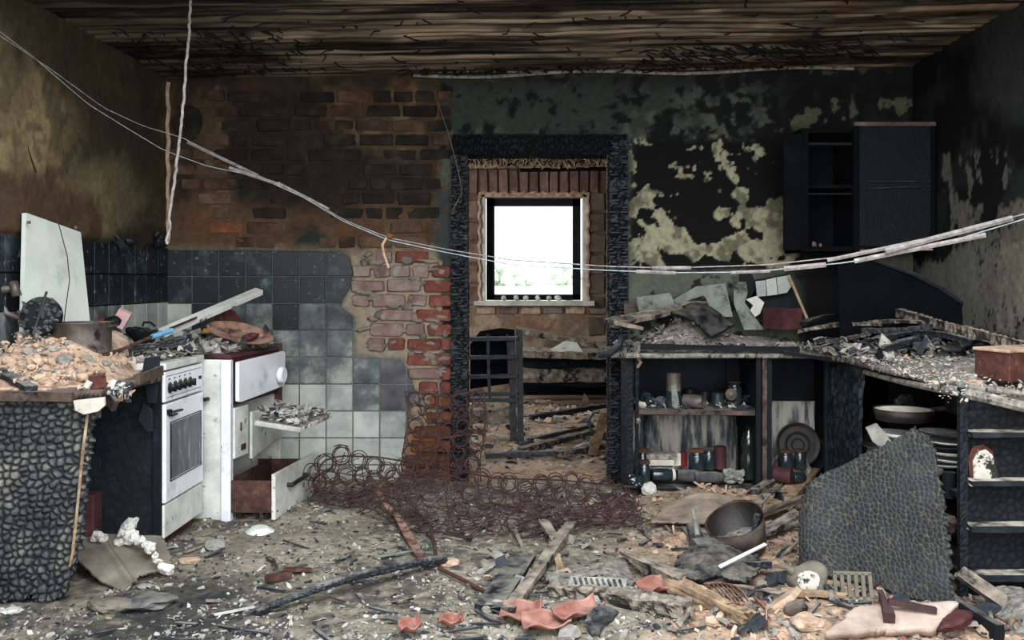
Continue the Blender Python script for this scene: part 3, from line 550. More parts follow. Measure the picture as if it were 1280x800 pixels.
b3 = MB(); b3.bx((XR+.03, 1.1, -.1), (XR+.2, YB+.1, 2.5)); b3.build('masonry_core', 'brickk', parent=wall_right)
# plaster beads along the corners
co = MB(); co.tube([(XL+.02+.006*math.sin(k*1.7), YB-.03, 1.40+k*.05) for k in range(20)], .012, 6); co.build('trim_1', 'ashtan', kind='structure')
# ceiling --------------------------------------------------
ce = MB(); ce.add([(XL-.1, 3.2, 2.43), (XR+.1, 3.2, 2.51), (XR+.1, YB+.15, 2.51), (XL-.1, YB+.15, 2.43)], [(0,1,2,3)]); ce.add([(XL-.1, 3.2, 2.53), (XR+.1, 3.2, 2.61), (XR+.1, YB+.15, 2.61), (XL-.1, YB+.15, 2.53)], [(0,1,2,3)])
ceiling = ce.build('ceiling', 'sootin', kind='structure')
y = YB+.02; k = 0
while y > 3.3:
    wd = random.choice([.07, .09, .11, .13]) if y > 3.6 else .22; y0 = y-wd
    u, v = np.meshgrid(np.linspace(XL-.03, XR+.04, 260 if y > 3.6 else 40), np.linspace(0, 1, 7), indexing='ij')
    e0 = .035*(n2(u, u*0+k, 1.6, 4, 81)-.5); e1 = .035*(n2(u, u*0+k+1, 1.6, 4, 81)-.5)
    yy = y+e0+(y0+e1-y-e0)*v*.96-.0
    gap = sst(.56, .68, n2(u, u*0+k*3.1, .9, 3, 83))
    yy = y+e0+(yy-y-e0)*(1-.3*gap)
    zz = zc(u)+.03*(n2(u, yy, 1.5, 3, 84)-.5)+.012*(n2(u, yy, 1, 3, 85, 3, 30)-.5)+.022*(2*v-1)**4+.01*random.random()
    tone = .6+.9*n2(u, u*0+k*5.7, 1.1, 3, 86); pxx = VX+u*F/yy
    Cc = np.zeros(u.shape+(3,))+CL(212, 208, 200)*tone[..., None]
    Cc = mixc(Cc, (48, 48, 47), sst(430, 200, pxx+60*(n2(u, yy, 2, 3, 88)-.5))*.72); Cc = mixc(Cc, (52, 46, 48), sst(.54, .6, n2(u, yy, 1, 4, 89, 1.3, 5))*.7); Cc = mixc(Cc, (140, 112, 94), sst(800, 1000, pxx)*sst(.5, .6, n2(u, yy, 3, 4, 87))*.7)
    Cc = mixc(Cc, (20, 34, 38), sst(-10, 16, 60-np.abs(pxx-440))*sst(5.1, 5.0, yy)*sst(4.75, 4.8, yy)*.75)
    mb = MB(); gridmesh(mb, np.stack([u, yy, zz], -1), None, None, Cc); mb.build('ceiling_board', 'board', parent=ceiling, smooth=True, solid=.02)
    y = y0-.004; k += 1
tw = MB()
def stub(x, y, L, tilt):
    z = float(zc(x))+.01; a = np.array([x, y, z]); b = a+[tilt[0]*L, tilt[1]*L, -L*.35]
    tw.tube([a, (a+b)/2+RNG.uniform(-.01, .01, 3), b], [.004, .004, .003], 4)
for _ in range(170): x = random.uniform(-.75, 1.6); stub(x, YB-.03-abs(random.gauss(0, .07)), random.uniform(.04, .11), (random.gauss(0, .3), random.uniform(-.9, -.4)))
for _ in range(150): x = random.uniform(.6, 1.9); stub(x, 5.1+.35*random.random(), random.uniform(.04, .12), (random.uniform(.3, .9), -.5))
for _ in range(170): x = random.uniform(-2.1, -1.2); stub(x, 4.6+1.0*random.random(), random.uniform(.04, .12), (random.uniform(.2, .9), -.5))
for _ in range(120): stub(random.uniform(-1.6, 2.0), random.uniform(4.0, 5.4), random.uniform(.05, .16), (random.gauss(.1, .5), random.uniform(-.9, -.3)))
tw.build('reed_stubs', 'reed', parent=ceiling, kind='stuff')
ed = MB(); ed.tube([(x, YB-.045, float(zc(x))-.012+.012*math.sin(x*5)) for x in np.linspace(-.7, 1.9, 40)], .010, 6); ed.build('trim_2', 'ash', kind='structure')
# floor ----------------------------------------------------
def H(x, y):
    x = np.asarray(x, float); y = np.asarray(y, float)
    h = .05*(n2(x, y, 2.2, 4, 101)-.5)+.022*(n2(x, y, 9, 4, 102)-.5)+.01*(n2(x, y, 34, 3, 103)-.5)
    h = h+.09*np.exp(-((x-.95)/.42)**2-((y-4.95)/.28)**2)+.06*np.exp(-((x-.9)/.6)**2-((y-3.25)/.22)**2)+.05*np.exp(-((x-1.45)/.25)**2-((y-4.6)/.4)**2)
    h = h+.03*np.exp(-((x-.2)/.25)**2-((y-3.4)/.2)**2)+.03*np.exp(-((x+.95)/.5)**2-((y-4.9)/.35)**2)
    return h
def Hs(x, y): return float(H(x, y))
def OF(px, py, dz=0.0):                                # the point of the littered floor seen at px, py
    p = PF(px, py, 0)
    for _ in range(6): p = PF(px, py, Hs(p[0], p[1])+dz)
    return p
xs = np.arange(-2.2, 2.3, .011); ys = np.arange(2.6, YB+.3, .011)
def floorpatch(xs, ys, far=False):
    X, Y = np.meshgrid(xs, ys, indexing='ij'); Z = H(X, Y)
    a1 = n2(X, Y, 6, 5, 111); a2 = n2(X, Y, 20, 5, 112); a3 = n2(X, Y, 1.8, 4, 113)
    C = np.zeros(X.shape+(3,))+CL(140, 133, 116); C = mixc(C, (168, 160, 140), sst(.5, .64, a1)); C = mixc(C, (66, 66, 66), sst(.5, .6, a2*.5+a3*.5)*.75)
    tan = sst(-.25, .2, np.minimum(X-.5, 4.4-Y)+.5*(a1-.5)); tan = np.maximum(tan, sst(.45, .75, X+.4*(a1-.5))*sst(4.3, 4.7, Y)); tan = np.maximum(tan, sst(YB-.25, YB+.2, Y+.3*(a1-.5)))
    C = mixc(C, (190, 160, 132), tan*.8); C = mixc(C, (206, 168, 144), tan*sst(.52, .62, a1)*.6); C = mixc(C, (92, 86, 78), tan*sst(.55, .63, a2)*.7)
    C = mixc(C, (40, 42, 46), sst(-.1, .25, np.minimum(-.95-X+.3*(a3-.5), 3.9-Y))*sst(.4, .55, a1)*.8)
    if far: C = mixc(C, (196, 176, 152), np.clip(sst(.4, .6, a1)*.7, 0, 1))
    mb = MB(); gridmesh(mb, np.stack([X, Y, Z], -1), None, None, C); return mb
mb = floorpatch(xs, ys); floor = mb.build('floor', 'floor', kind='structure', smooth=True)
floorpatch(np.arange(-2.2, 2.4, .06), np.arange(.2, 2.64, .06)).build('near_ground', 'floor', parent=floor, smooth=True)
floorpatch(np.arange(-2, 2.1, .03), np.arange(YB+.26, YF+.1, .03), True).build('far_ground', 'floor', parent=floor, smooth=True)
# door_1: charred frame ------------------------------------
door = MB(); door.beam((-.428, YB+.02, -.02), (-.428, YB+.02, 2.0), .095, .20, up=(0, 1, 0), res=.007, char=.011, cell=.04, cs=(2.2, .5, .5), grain=.006)
door.build('door_1', 'jamb', kind='structure'); dr = bpy.data.objects['door_1']
b = MB(); b.beam((.508, YB-.01, -.02), (.508, YB-.01, 2.0), .108, .24, up=(0, 1, 0), res=.007, char=.011, cell=.04, cs=(2.2, .5, .5), grain=.006); b.build('door_jamb', 'jamb', parent=dr)
b = MB(); b.beam((-.47, YB+.01, 1.975), (.56, YB+.01, 1.975), .22, .12, res=.007, char=.008, cell=.03, cs=(1.4, .7, .7), grain=.006); b.build('door_head', 'headchar', parent=dr)
b = MB(); b.beam((-.385, YB-.05, -.02), (-.385, YB-.05, 1.92), .02, .05, up=(0, 1, 0), res=.007, char=.006, cell=.02, cs=(2, 1, 1)); b.build('door_stop', 'jamb', parent=dr)
b = MB(); b.beam((.45, YB-.05, -.02), (.45, YB-.05, 1.92), .02, .05, up=(0, 1, 0), res=.007, char=.006, cell=.02, cs=(2, 1, 1)); b.build('door_stop', 'jamb', parent=dr)
# far room -------------------------------------------------
def PFar(a, b, d=YF): return P3(a, b, d)
wx0, wx1, wz0, wz1 = PFar(600, 0)[0], PFar(735, 0)[0], PFar(0, 379)[2], PFar(0, 241)[2]
xs = np.arange(-1.75, 2.0, .03); zs = np.arange(-.05, 2.6, .03); X, Z = np.meshgrid(xs, zs, indexing='ij')
q1 = n2(X, Z, 4, 5, 131); q2 = n2(X, Z, 12, 4, 132)
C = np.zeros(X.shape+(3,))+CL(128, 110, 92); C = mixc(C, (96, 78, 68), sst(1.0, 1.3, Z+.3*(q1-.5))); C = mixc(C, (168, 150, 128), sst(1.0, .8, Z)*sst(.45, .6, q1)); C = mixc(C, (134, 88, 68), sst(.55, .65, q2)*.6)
hx = (xs[:-1]+xs[1:])/2; hz = (zs[:-1]+zs[1:])/2; HX, HZ = np.meshgrid(hx, hz, indexing='ij')
xs2 = np.sort(np.append(xs, 0)); keep = ~((HX > wx0) & (HX < wx1) & (HZ > wz0) & (HZ < wz1))
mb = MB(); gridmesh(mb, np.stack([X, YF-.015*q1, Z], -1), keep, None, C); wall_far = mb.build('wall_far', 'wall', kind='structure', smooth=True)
b = MB(); th = .34
b.bx((-1.8, YF+.03, -.1), (wx0+.0, YF+th, 2.7)); b.bx((wx1, YF+.03, -.1), (2.1, YF+th, 2.7)); b.bx((wx0, YF+.03, -.1), (wx1, YF+th, wz0)); b.bx((wx0, YF+.03, wz1), (wx1, YF+th, 2.7)); b.build('masonry_core', 'blockf', parent=wall_far)
for k in range(13):                                    # soldier course over the window
    a = 592+k*12.6; p = P3(a, 227, YF); brick_mesh(.085, .25+random.uniform(-.01, .02), .02, YF-.012, p[0], p[2], .006).build('brick', 'brickf', parent=wall_far)
for k in range(7): p = P3(746, 252+k*26, YF); brick_mesh(.17, .19, .016, YF-.012, p[0], p[2], .006).build('block', 'blockf', parent=wall_far)
for k in range(5): p = P3(592, 262+k*27, YF); brick_mesh(.10, .19, .016, YF-.012, p[0], p[2], .006).build('block', 'brickf', parent=wall_far)
for k in range(6): p = P3(608+k*28, 388, YF); brick_mesh(.20, .07, .016, YF-.012, p[0], p[2], .006).build('brick', 'brickp' if k % 2 else 'ashtan', parent=wall_far)
b = MB(); b.bx((-1.75, YB+.2, -.1), (-1.6, 6.9, 2.6)); b.bx((-1.75, 9.2, -.1), (-1.6, YF+.1, 2.6)); b.bx((-1.75, 6.9, -.1), (-1.6, 9.2, .9)); b.build('wall_far_left', 'blockf', kind='structure')
b = MB(); b.bx((1.9, YB+.2, -.1), (2.05, YF+.1, 2.6)); b.build('wall_far_right', 'brickf', kind='structure')
b = MB(); b.bx((-1.75, YB+.2, 2.5), (2.05, YF+.3, 2.6)); b.build('ceiling_far', 'sootin', kind='structure')
# ragged reed mat and wall plate under the far ceiling
cf = bpy.data.objects['ceiling_far']
b = MB(); b.beam(P3(560, 203, 9.7), P3(800, 200, 9.7), .10, .12, res=.03, grain=.02); b.build('reed_mat', 'woodtan', parent=cf)
b = MB()
for k in range(120): p = P3(580+k*1.6+random.random(), random.uniform(196, 205), 9.6); b.tube([p, p+[random.gauss(0, .05), -.02, -random.uniform(.03, .07)]], .006, 4, mi=k % 2)
b.build('reed_ends', ['ashtan', 'reed'], parent=cf, kind='stuff')
b = MB(); b.beam(P3(650, 211, 9.85), P3(800, 209, 9.85), .06, .06, res=.05); b.build('wall_plate', 'sootin', parent=cf)
# window_1 -------------------------------------------------
rv = MB(); 
rv.bx((wx0-.005, YF-.02, wz0), (wx0+.05, YF+.2, wz1)); window = rv.build('window_1', 'white', kind='structure')
b = MB(); b.bx((wx1-.05, YF-.02, wz0), (wx1+.005, YF+.2, wz1)); b.build('window_reveal', 'white', parent=window)
b = MB(); b.bx((wx0-.005, YF-.02, wz1-.045), (wx1+.005, YF+.2, wz1)); b.build('window_lintel', 'ashtan', parent=window)
b = MB(); b.beam((wx0-.06, YF+.02, wz0), (wx1+.06, YF+.02, wz0), .24, .05, res=.03, grain=.01); b.build('window_sill', 'white', parent=window)
fx0, fx1, fz0, fz1 = P3(605, 0, YF)[0]+.02, P3(729, 0, YF)[0]-.02, wz0+.03, wz1-.05
for (a, bb, c, d) in ((fx0, fz0, fx0+.085, fz1), (fx1-.085, fz0, fx1, fz1), (fx0, fz1-.08, fx1, fz1), (fx0, fz0, fx1, fz0+.06)):
    b = MB(); b.bx((a, YF+.12, bb), (c, YF+.18, d)); b.build('window_frame', 'soot', parent=window)
for sx in (wx0, wx1-.0):                               # torn plaster edge round the reveal
    b = MB(); b.tube([(sx+.01*math.sin(z*40), YF-.03, z) for z in np.linspace(wz0, wz1, 24)], .018, 6); b.build('plaster_edge', 'ashtan', parent=window)
b = MB(); b.tube([(x, YF-.03, wz1-.01+.012*math.sin(x*60)) for x in np.linspace(wx0, wx1, 30)], .02, 6); b.build('plaster_edge', 'ashtan', parent=window)
b = MB()
for k in range(6): p = P3(625+k*14+random.random()*8, 375, YF+.05); b.rock(p+[0, 0, .02], (.09, .06, .05))
b.build('sill_rubble', 'white', parent=window, kind='stuff')
# outside
o = MB(); o.add([(-40, YF+.5, -.5), (40, YF+.5, -.5), (40, 90, 1.2), (-40, 90, 1.2)], [(0,1,2,3)]); o.build('ground_outside', 'grass', kind='structure')
for k, (a, y, s, lb) in enumerate(((-2.2, 70, 1.9, 'pale distant bush left of centre beyond the far window'), (2.6, 72, 2.0, 'pale distant bush right of centre beyond the far window'), (.1, 26, .55, 'small pale green shrub low in the far window'))):
    b = MB(); 
    for _ in range(26): b.rock((a+random.gauss(0, s*.4), y+random.gauss(0, s*.3), (y-10)*.021-.5+abs(random.gauss(0, s*.3))), (s*.45,)*3, rough=.6)
    b.build('bush', 'leaf', label=lb, cat='bush')
# ------------------------------------------------------------------ left side: counter, stove, cooker and what lies on them
def heap(name, m, poly, z0, hfn, res=.012, label=None, cat=None, parent=None, group=None, amp=.02, kind=None, seed=200):
    pa = np.array(poly); xs = np.arange(pa[:, 0].min(), pa[:, 0].max()+res, res); ys = np.arange(pa[:, 1].min(), pa[:, 1].max()+res, res)
    X, Y = np.meshgrid(xs, ys, indexing='ij'); e = .03*(n2(X, Y, 12, 4, seed)-.5)
    s = sdf(X, Y, poly)+e; Z = z0+np.minimum(sst(0, .07, s), 1)*(hfn(X, Y)+amp*(n2(X, Y, 14, 5, seed+2)-.35)+amp*.5*(n2(X, Y, 45, 3, seed+3)-.5))
    sc_ = s[:-1, :-1]; mb = MB(); gridmesh(mb, np.stack([X, Y, Z], -1), sc_ > -.004); o = mb.build(name, m, parent, label, cat, group=group, kind=kind, smooth=True, solid=.012); return o
def hz(X, Y, base=.02): return base+0*X
# worktop on the left
WT = [(XL+.02, 3.46), (-1.66, 3.46), (-1.60, 3.52), (-1.60, 3.62), (-1.74, 3.68), (-1.62, 3.86), (-1.60, 4.10), (XL+.02, 4.12)]
t_left = thing('worktop', (-1.9, 3.8, .755), 'brown sooty worktop under tan plaster rubble, carried by the charred panel at left', 'worktop')
heap('board', 'woodbrown', WT, .775, lambda X, Y: .0*X+.012*(Y-3.4), amp=.008, parent=t_left, seed=210).modifiers['thick'].thickness = .03
b = MB(); b.beam((XL+.02, 3.45, .765), (-1.66, 3.45, .757), .02, .035, res=.02, grain=.004); b.build('edge_strip', 'woodbrown', parent=t_left); b = MB(); b.beam((-1.6, 3.87, .775), (-1.6, 4.12, .79), .02, .04, res=.02, grain=.004); b.build('edge_strip', 'woodbrown', parent=t_left)
b = MB(); b.box((-1.68, 3.66, .70), (.05, .02, .10), eul(0, 0, .5)); b.build('broken_rail', 'woodbrown', parent=t_left, bev=.004); b = MB(); b.box((-1.62, 3.62, .745), (.16, .02, .05), eul(0, .5, -.6)); b.build('broken_rail', 'woodbrown', parent=t_left, bev=.004)
# tan plaster rubble heap
heap('plaster_rubble', 'ashtan', [(XL+.03, 3.47), (-1.78, 3.48), (-1.68, 3.62), (-1.66, 3.9), (-1.74, 4.25), (-1.80, 4.42), (XL+.03, 4.5)], .785, lambda X, Y: .01+.145*sst(3.45, 3.95, Y)*sst(-1.66, -1.90, X), label='heap of tan broken plaster covering the left worktop', cat='rubble', kind='stuff', amp=.035, seed=220)
b = MB(); pts = [(random.uniform(-2.14, -1.70), random.uniform(3.48, 4.12), 0) for _ in range(750)]
pts = [(x, y, .805+.145*float(sst(3.45, 3.95, y)*sst(-1.66, -1.90, x))+random.uniform(-.008, .012)) for x, y, _ in pts]
chips(b, pts[:520], .005, .017, [0, 0, 0, 0, 1], .6)
for p in pts[520:600]: s_ = random.uniform(.02, .055); b.rock(p, (s_, s_*.8, s_*.6), sub=1, rough=.5, mi=random.choice([0, 0, 0, 1]))
b.build('plaster_crumbs', ['chipt', 'chipg', 'chipw'], label='loose pale plaster crumbs scattered over the heap on the left worktop', cat='crumbs', kind='stuff')
for (a, c_, d, s, lb) in ((26, 447, 3.85, (.09, .07, .05), 'large tan plaster chunk near the left edge of the rubble heap'), (50, 455, 3.75, (.085, .08, .04), 'flat grey stone half sunk in the rubble heap'), (82, 452, 3.72, (.08, .06, .045), 'grey-tan slanting plaster chunk in the middle of the heap'), (62, 477, 3.55, (.085, .06, .05), 'pale angular plaster chunk at the front of the heap'), (110, 452, 3.85, (.05, .06, .05), 'light grey stone beside the rusty stick')):
    b = MB(); b.rock(P3(a, c_, d), s, sub=2, rough=.5); b.build('plaster_chunk', 'stone' if 'grey' in lb else 'ashtan', label=lb, cat='rubble', group='plaster chunks on the left heap')
b = MB(); b.beam(P3(-4, 462, 3.60), P3(40, 486, 3.46), .05, .022, res=.012, char=.004, cell=.02, ragged=.01); b.build('charred_stick', 'char', label='short black charred board sticking out of the tan heap at the left edge', cat='board')
# charred alligatored panel at the front of the counter
sheet('charred_board', 'charp', P3(-8, 752, 3.47)+[0, 0, .0], P3(92, 752, 3.47)-P3(-8, 752, 3.47), P3(-8, 497, 3.47)-P3(-8, 752, 3.47)+[0, .01, 0], res=.0028,
      poly=[(0, .03), (.06, .015), (.10, -.01), (.36, 0), (.44, .04), (.5, .0), (.7, -.01), (.88, .04), (.92, .12), (1, .3), (1.0, 1), (0, 1)],
      thr=1.25, char=.009, cell=.026, seed=5, label='big charred panel cracked into scales painted with a pale sheen under the left worktop', cat='panel', t=.022,
      curve=lambda u, v: np.stack([u*v*.062, .02*np.sin(v*3)*(u-.4), 0*u], -1), cs=(1, 1))
# pale bare edge of the panel
b = MB(); b.tube([P3(x, y, 3.46) for x, y in ((112, 500), (104, 560), (97, 630), (91, 690), (87, 708))], [.004, .006, .005, .006, .004], 6); b.build('split_edge', 'woodtan', parent=None, label='thin pale split strip along the right edge of the scaled panel', cat='strip')
# cavity under the worktop: red tin
b = MB(); c0 = P3(104, 668, 3.95); b.box(c0+[0, 0, .085], (.12, .10, .17), eul(0, 0, .1)); b.build('rusty_tin', 'maroon', label='dark red rectangular tin in the cavity behind the scaled panel', cat='tin', bev=.006)
# shards of panel hanging at the stove side
for poly, lb in (([(180, 448), (200, 444), (196, 505), (186, 502), (182, 480), (176, 470)], 'upper ragged grey flake hanging beside the stove'), ([(178, 505), (190, 512), (191, 538), (184, 540), (172, 524)], 'lower ragged grey flake hanging beside the stove')):
    b = MB(); b.prism(poly, P3(0, 0, 4.10), P3(1, 0, 4.10)-P3(0, 0, 4.10), P3(0, 1, 4.10)-P3(0, 0, 4.10), -.006, jit=.004); b.build('board_flake', 'bluesoot', label=lb, cat='flake')
# ---------------- gas stove (front faces the room, +x)
XS = -1.600; S0, S1 = 4.16, 4.64
def q(a, b, at=XS): return np.array([at, a, b])
st = thing('gas_stove', (-1.88, 4.4, 0.0), 'white gas stove with five knobs and ash-streaked oven glass', 'stove')
b = MB(); b.bx((-2.13, S0+.012, .06), (XS-.03, S1, .77)); b.build('body', 'bluesoot', parent=st, bev=.004)
sd = MB(); u, v = np.meshgrid(np.linspace(0, 1, 110), np.linspace(0, 1, 150), indexing='ij'); xx = -2.12+u*.49; zz = .04+v*.73
e, _ = voro(np.stack([xx/.055, zz/.055, xx*0], -1), 3); A = .5+.5*sst(.02, .2, e); gridmesh(sd, np.stack([xx, S0+.0+.002*(1-A)+.004*n2(xx, zz, 20, 3, 9), zz], -1), None, A); sd.build('side_panel', 'bluesoot', parent=st, smooth=True, solid=.004)
b = MB(); b.bx((XS-.05, S0-.012, .03), (XS-.012, S0+.012, .77)); b.build('corner_post', 'soot', parent=st, bev=.003)
b = MB(); b.bx((-2.13, S0-.01, .785), (XS+.008, S1, .817)); b.build('hob', 'enamelc', parent=st, bev=.006)
b = MB(); b.bx((XS-.03, S0, .645), (XS, S1-.005, .778)); pan = b.build('control_panel', 'enamel', parent=st, bev=.004)
b = MB(); b.bx((XS-.001, S0+.02, .757), (XS+.0015, S1-.03, .759)); b.bx((XS-.001, S0+.02, .663), (XS+.0015, S1-.03, .665)); b.build('printed_lines', 'soot', parent=pan)
for k in range(5):
    yk = S0+.055+k*.062; kb = MB(); kb.lathe([(0, 0), (.021, 0), (.021, .006), (.015, .010), (.013, .026), (0, .027)], (XS, yk, .704), eul(0, PI/2, 0), 16); kb.box((XS+.022, yk, .704), (.014, .007, .032)); kb.build('knob', 'soot', parent=st)
    kb = MB(); kb.lathe([(.026, .0005), (.026, .002), (.023, .002), (.023, .0005)], (XS, yk, .704), eul(0, PI/2, 0), 20); kb.build('dial_ring', 'steel', parent=pan)
    kb = MB(); kb.box((XS+.001, yk, .744), (.002, .014, .003)); kb.box((XS+.001, yk-.01, .741), (.002, .004, .006)); kb.build('dial_mark', 'soot', parent=pan)
for k in range(2): kb = MB(); kb.box((XS+.003, S1-.055+k*.017, .712), (.006, .006, .015)); kb.build('switch_slot', 'black', parent=pan)
b = MB(); b.bx((XS-.03, S0, .205), (XS+.004, S1-.005, .636)); od = b.build('oven_door', 'enamel', parent=st, bev=.005)
b = MB(); b.bx((XS+.002, S0+.055, .30), (XS+.0075, S1-.052, .545)); b.build('oven_window', 'ovenglass', parent=od, bev=.002)
b = MB(); b.tube([(XS+.006, a, z) for a, z in ((S0+.048, .293), (S1-.046, .293), (S1-.046, .552), (S0+.048, .552))], .003, 6, closed=True); b.build('window_seal', 'black', parent=od)
b = MB(); b.tube([(XS+.004, S0+.03, .602), (XS+.028, S0+.035, .602), (XS+.03, S0+.125, .598)], .006, 6); b.box((XS+.01, S0+.02, .602), (.02, .02, .022)); b.box((XS+.014, S0+.06, .585), (.02, .06, .008)); b.build('broken_handle', 'black', parent=od)
b = MB(); b.tube([(XS+.012, S1-.012, .60), (XS+.018, S1+.02, .60)], .010, 8); b.build('hinge', 'black', parent=od)
b = MB(); b.bx((XS-.03, S0, .052), (XS-.002, S1-.005, .196)); b.build('drawer_front', 'enamelc', parent=st, bev=.004)
b = MB(); b.bx((-2.1, S0+.02, .0), (XS-.04, S1-.02, .06)); b.build('plinth', 'maroon', parent=st)
# ash and litter on the hob
heap('ash_layer', 'ash', [(-2.12, 4.16), (-1.66, 4.17), (-1.62, 4.4), (-1.63, 4.63), (-2.12, 4.64)], .815, lambda X, Y: .006+.012*np.exp(-((X+1.85)/.2)**2), label='grey ash layer on top of the white stove', cat='ash', kind='stuff', amp=.012, seed=230)
b = MB(); chips(b, [(random.uniform(-2.1, -1.63), random.uniform(4.12, 4.66), .83+random.uniform(0, .012)) for _ in range(420)], .01, .05, [0, 0, 1, 2], .18); b.build('ash_flakes', ['chipg', 'chipw', 'chipk'], label='curled grey and white ash flakes on the stove top', cat='flakes', kind='stuff')
# ---------------- old white cooker behind the stove
CK = thing('cooker', (-1.75, 4.95, 0), 'old white enamel cooker with open oven door and pulled-out drawer', 'cooker')
n0, n1 = np.array([-1.47, 4.66]), np.array([-1.39, 5.26])          # near and far edge of its front
dv = (n1-n0)/np.linalg.norm(n1-n0); nv = np.array([dv[1], -dv[0]])
def kq(s, o, z): p = n0+dv*s+nv*o; return np.array([p[0], p[1], z])
RK = math.atan2(dv[1], dv[0])
def kbox(b, s0, s1, o0, o1, z0, z1, mi=0): b.box(kq((s0+s1)/2, (o0+o1)/2, (z0+z1)/2), (abs(s1-s0), abs(o1-o0), abs(z1-z0)), eul(0, 0, RK), mi)
for a4 in ((0, .02, -.62, 0), (.61, .63, -.62, 0), (0, .63, -.62, -.60)): b = MB(); kbox(b, *a4, .0, .79); b.build('side_panel', 'enamelc', parent=CK, bev=.004)
b = MB(); kbox(b, -.012, .03, -.05, .0, .0, .79); b.build('front_post', 'enamel', parent=CK, bev=.008)
b = MB(); kbox(b, .60, .635, -.03, .004, .47, .83); b.build('rusty_post', 'rust', parent=CK, bev=.004)
b = MB(); kbox(b, .0, .63, -.62, -.0, .795, .815); b.build('hob', 'maroon', parent=CK, bev=.003)
for z0_, z1_ in ((.775, .80), (.56, .60)): b = MB(); kbox(b, .02, .61, -.03, -.012, z0_, z1_); b.build('cross_rail', 'maroon', parent=CK)
b = MB(); kbox(b, .02, .61, -.5, -.2, .25, .27); b.build('oven_floor', 'rust', parent=CK); b = MB(); kbox(b, .02, .61, -.56, -.54, .02, .79); b.build('inner_back', 'rust', parent=CK)
b = MB(); b.prism([(285, 453), (342, 450), (344, 453), (343, 494), (340, 497), (288, 502), (285, 500)][::-1], *( (lambda A, B, Cc: (A-B*285-Cc*453+0*A, B, Cc))(kq(.02, .012, EYE-(453-VY)*4.66/F), (kq(.60, .012, 0)-kq(.02, .012, 0))/58, np.array([0, 0, -.0041])) ), .02)
fd = b.build('fire_door', 'enamel', parent=CK, bev=.004)
kc = kq(.50, .02, .668); b = MB(); b.lathe([(0, 0), (.022, 0), (.022, .02), (.043, .024), (.046, .034), (.043, .048), (.034, .052), (0, .050)], kc, eul(0, PI/2, RK-PI/2), 24); b.build('door_knob', 'enamel', parent=fd, smooth=False)
b = MB(); kbox(b, .03, .19, -.01, .006, .30, .55); b.build('lower_panel', 'enamelc', parent=CK, bev=.004)
for a4 in ((.10, .15, .004, .010, .33, .36), (.09, .10, .004, .012, .43, .47)): b = MB(); kbox(b, *a4); b.build('rust_hole', 'rust', parent=CK)
b = MB(); b.prism([(0, .0), (.40, .06), (.40, .22), (0, .24)], kq(.20, .02, .27), (dv[0], dv[1], 0), (0, 0, 1), .015); b.build('side_shield', 'enamelc', parent=CK, bev=.003)
b = MB(); b.tube([kq(.2, .06, .54), kq(.2, .09, .50), kq(.2, .06, .46)], .014, 8); b.build('door_hinge', 'steel', parent=CK)
# fallen oven door, level
A_, B_, C_, D_ = P3(318, 520, 4.60), P3(375, 533, 4.38), P3(415, 514, 4.86), P3(350, 497, 5.12); zz = .5
quad = [np.array([p[0], p[1], zz]) for p in (A_, B_, C_, D_)]
b = MB(); Vv = np.array(quad+[p-[0, 0, .022] for p in quad]); b.add(Vv, [(0,1,2,3), (7,6,5,4), (0,4,5,1), (1,5,6,2), (2,6,7,3), (3,7,4,0)]); odr = b.build('oven_door', 'enamelc', parent=CK, bev=.004)
heap('ash_on_oven_door', 'ash', [tuple(p[:2]*.94+np.mean(quad, 0)[:2]*.06) for p in quad], .50, lambda X, Y: .012+0*X, label='layer of grey ash lying on the open oven door', cat='ash', kind='stuff', amp=.02, seed=240, res=.008)
b = MB(); cq = np.mean(quad, 0); pts = []
for _ in range(260): a_, c_ = random.random()*.9+.05, random.random()*.9+.05; pts.append((quad[0]*(1-a_)+quad[1]*a_)*(1-c_)+(quad[3]*(1-a_)+quad[2]*a_)*c_+[0, 0, .022])
chips(b, pts, .008, .04, [0, 0, 1, 2], .25); b.build('ash_flakes', ['chipg', 'chipw', 'chipk'], label='curled ash flakes lying on the open oven door', cat='flakes', kind='stuff')
# drawer
dr_ = [np.array([-1.40, 4.66]), np.array([-1.255, 4.655]), np.array([-1.20, 5.24]), np.array([-1.42, 5.24])]
def wallp(b, p, q2, z0, z1, t=.012, mi=0):
    p, q2 = np.asarray(p, float), np.asarray(q2, float); d = q2-p; L = np.linalg.norm(d); b.box(((p[0]+q2[0])/2, (p[1]+q2[1])/2, (z0+z1)/2), (L, t, z1-z0), eul(0, 0, math.atan2(d[1], d[0])), mi)
b = MB(); wallp(b, (-1.50, 4.665), (-1.262, 4.660), .045, .20); wallp(b, (-1.50, 5.23), (-1.22, 5.23), .045, .20); wallp(b, (-1.49, 4.66), (-1.43, 5.24), .045, .20); b.box((-1.36, 4.95, .05), (.27, .56, .01), eul(0, 0, -.07)); dro = b.build('drawer', 'rust', parent=CK)
b = MB(); wallp(b, (-1.258, 4.64), (-1.19, 5.27), .012, .235, .02); b.build('drawer_front', 'enamelc', parent=dro, bev=.004)
b = MB(); b.tube([(-1.24+.0, 4.80, .15), (-1.205, 4.80, .15), (-1.195, 4.88, .155), (-1.18, 5.02, .155), (-1.205, 5.03, .155)], .011, 8); b.build('drawer_handle', 'black', parent=dro)
b = MB(); b.rock((-1.34, 5.0, .085), (.14, .3, .06), sub=2, rough=.5); b.build('charred_lump', 'soot', label='black burnt lump inside the pulled-out cooker drawer', cat='lump')
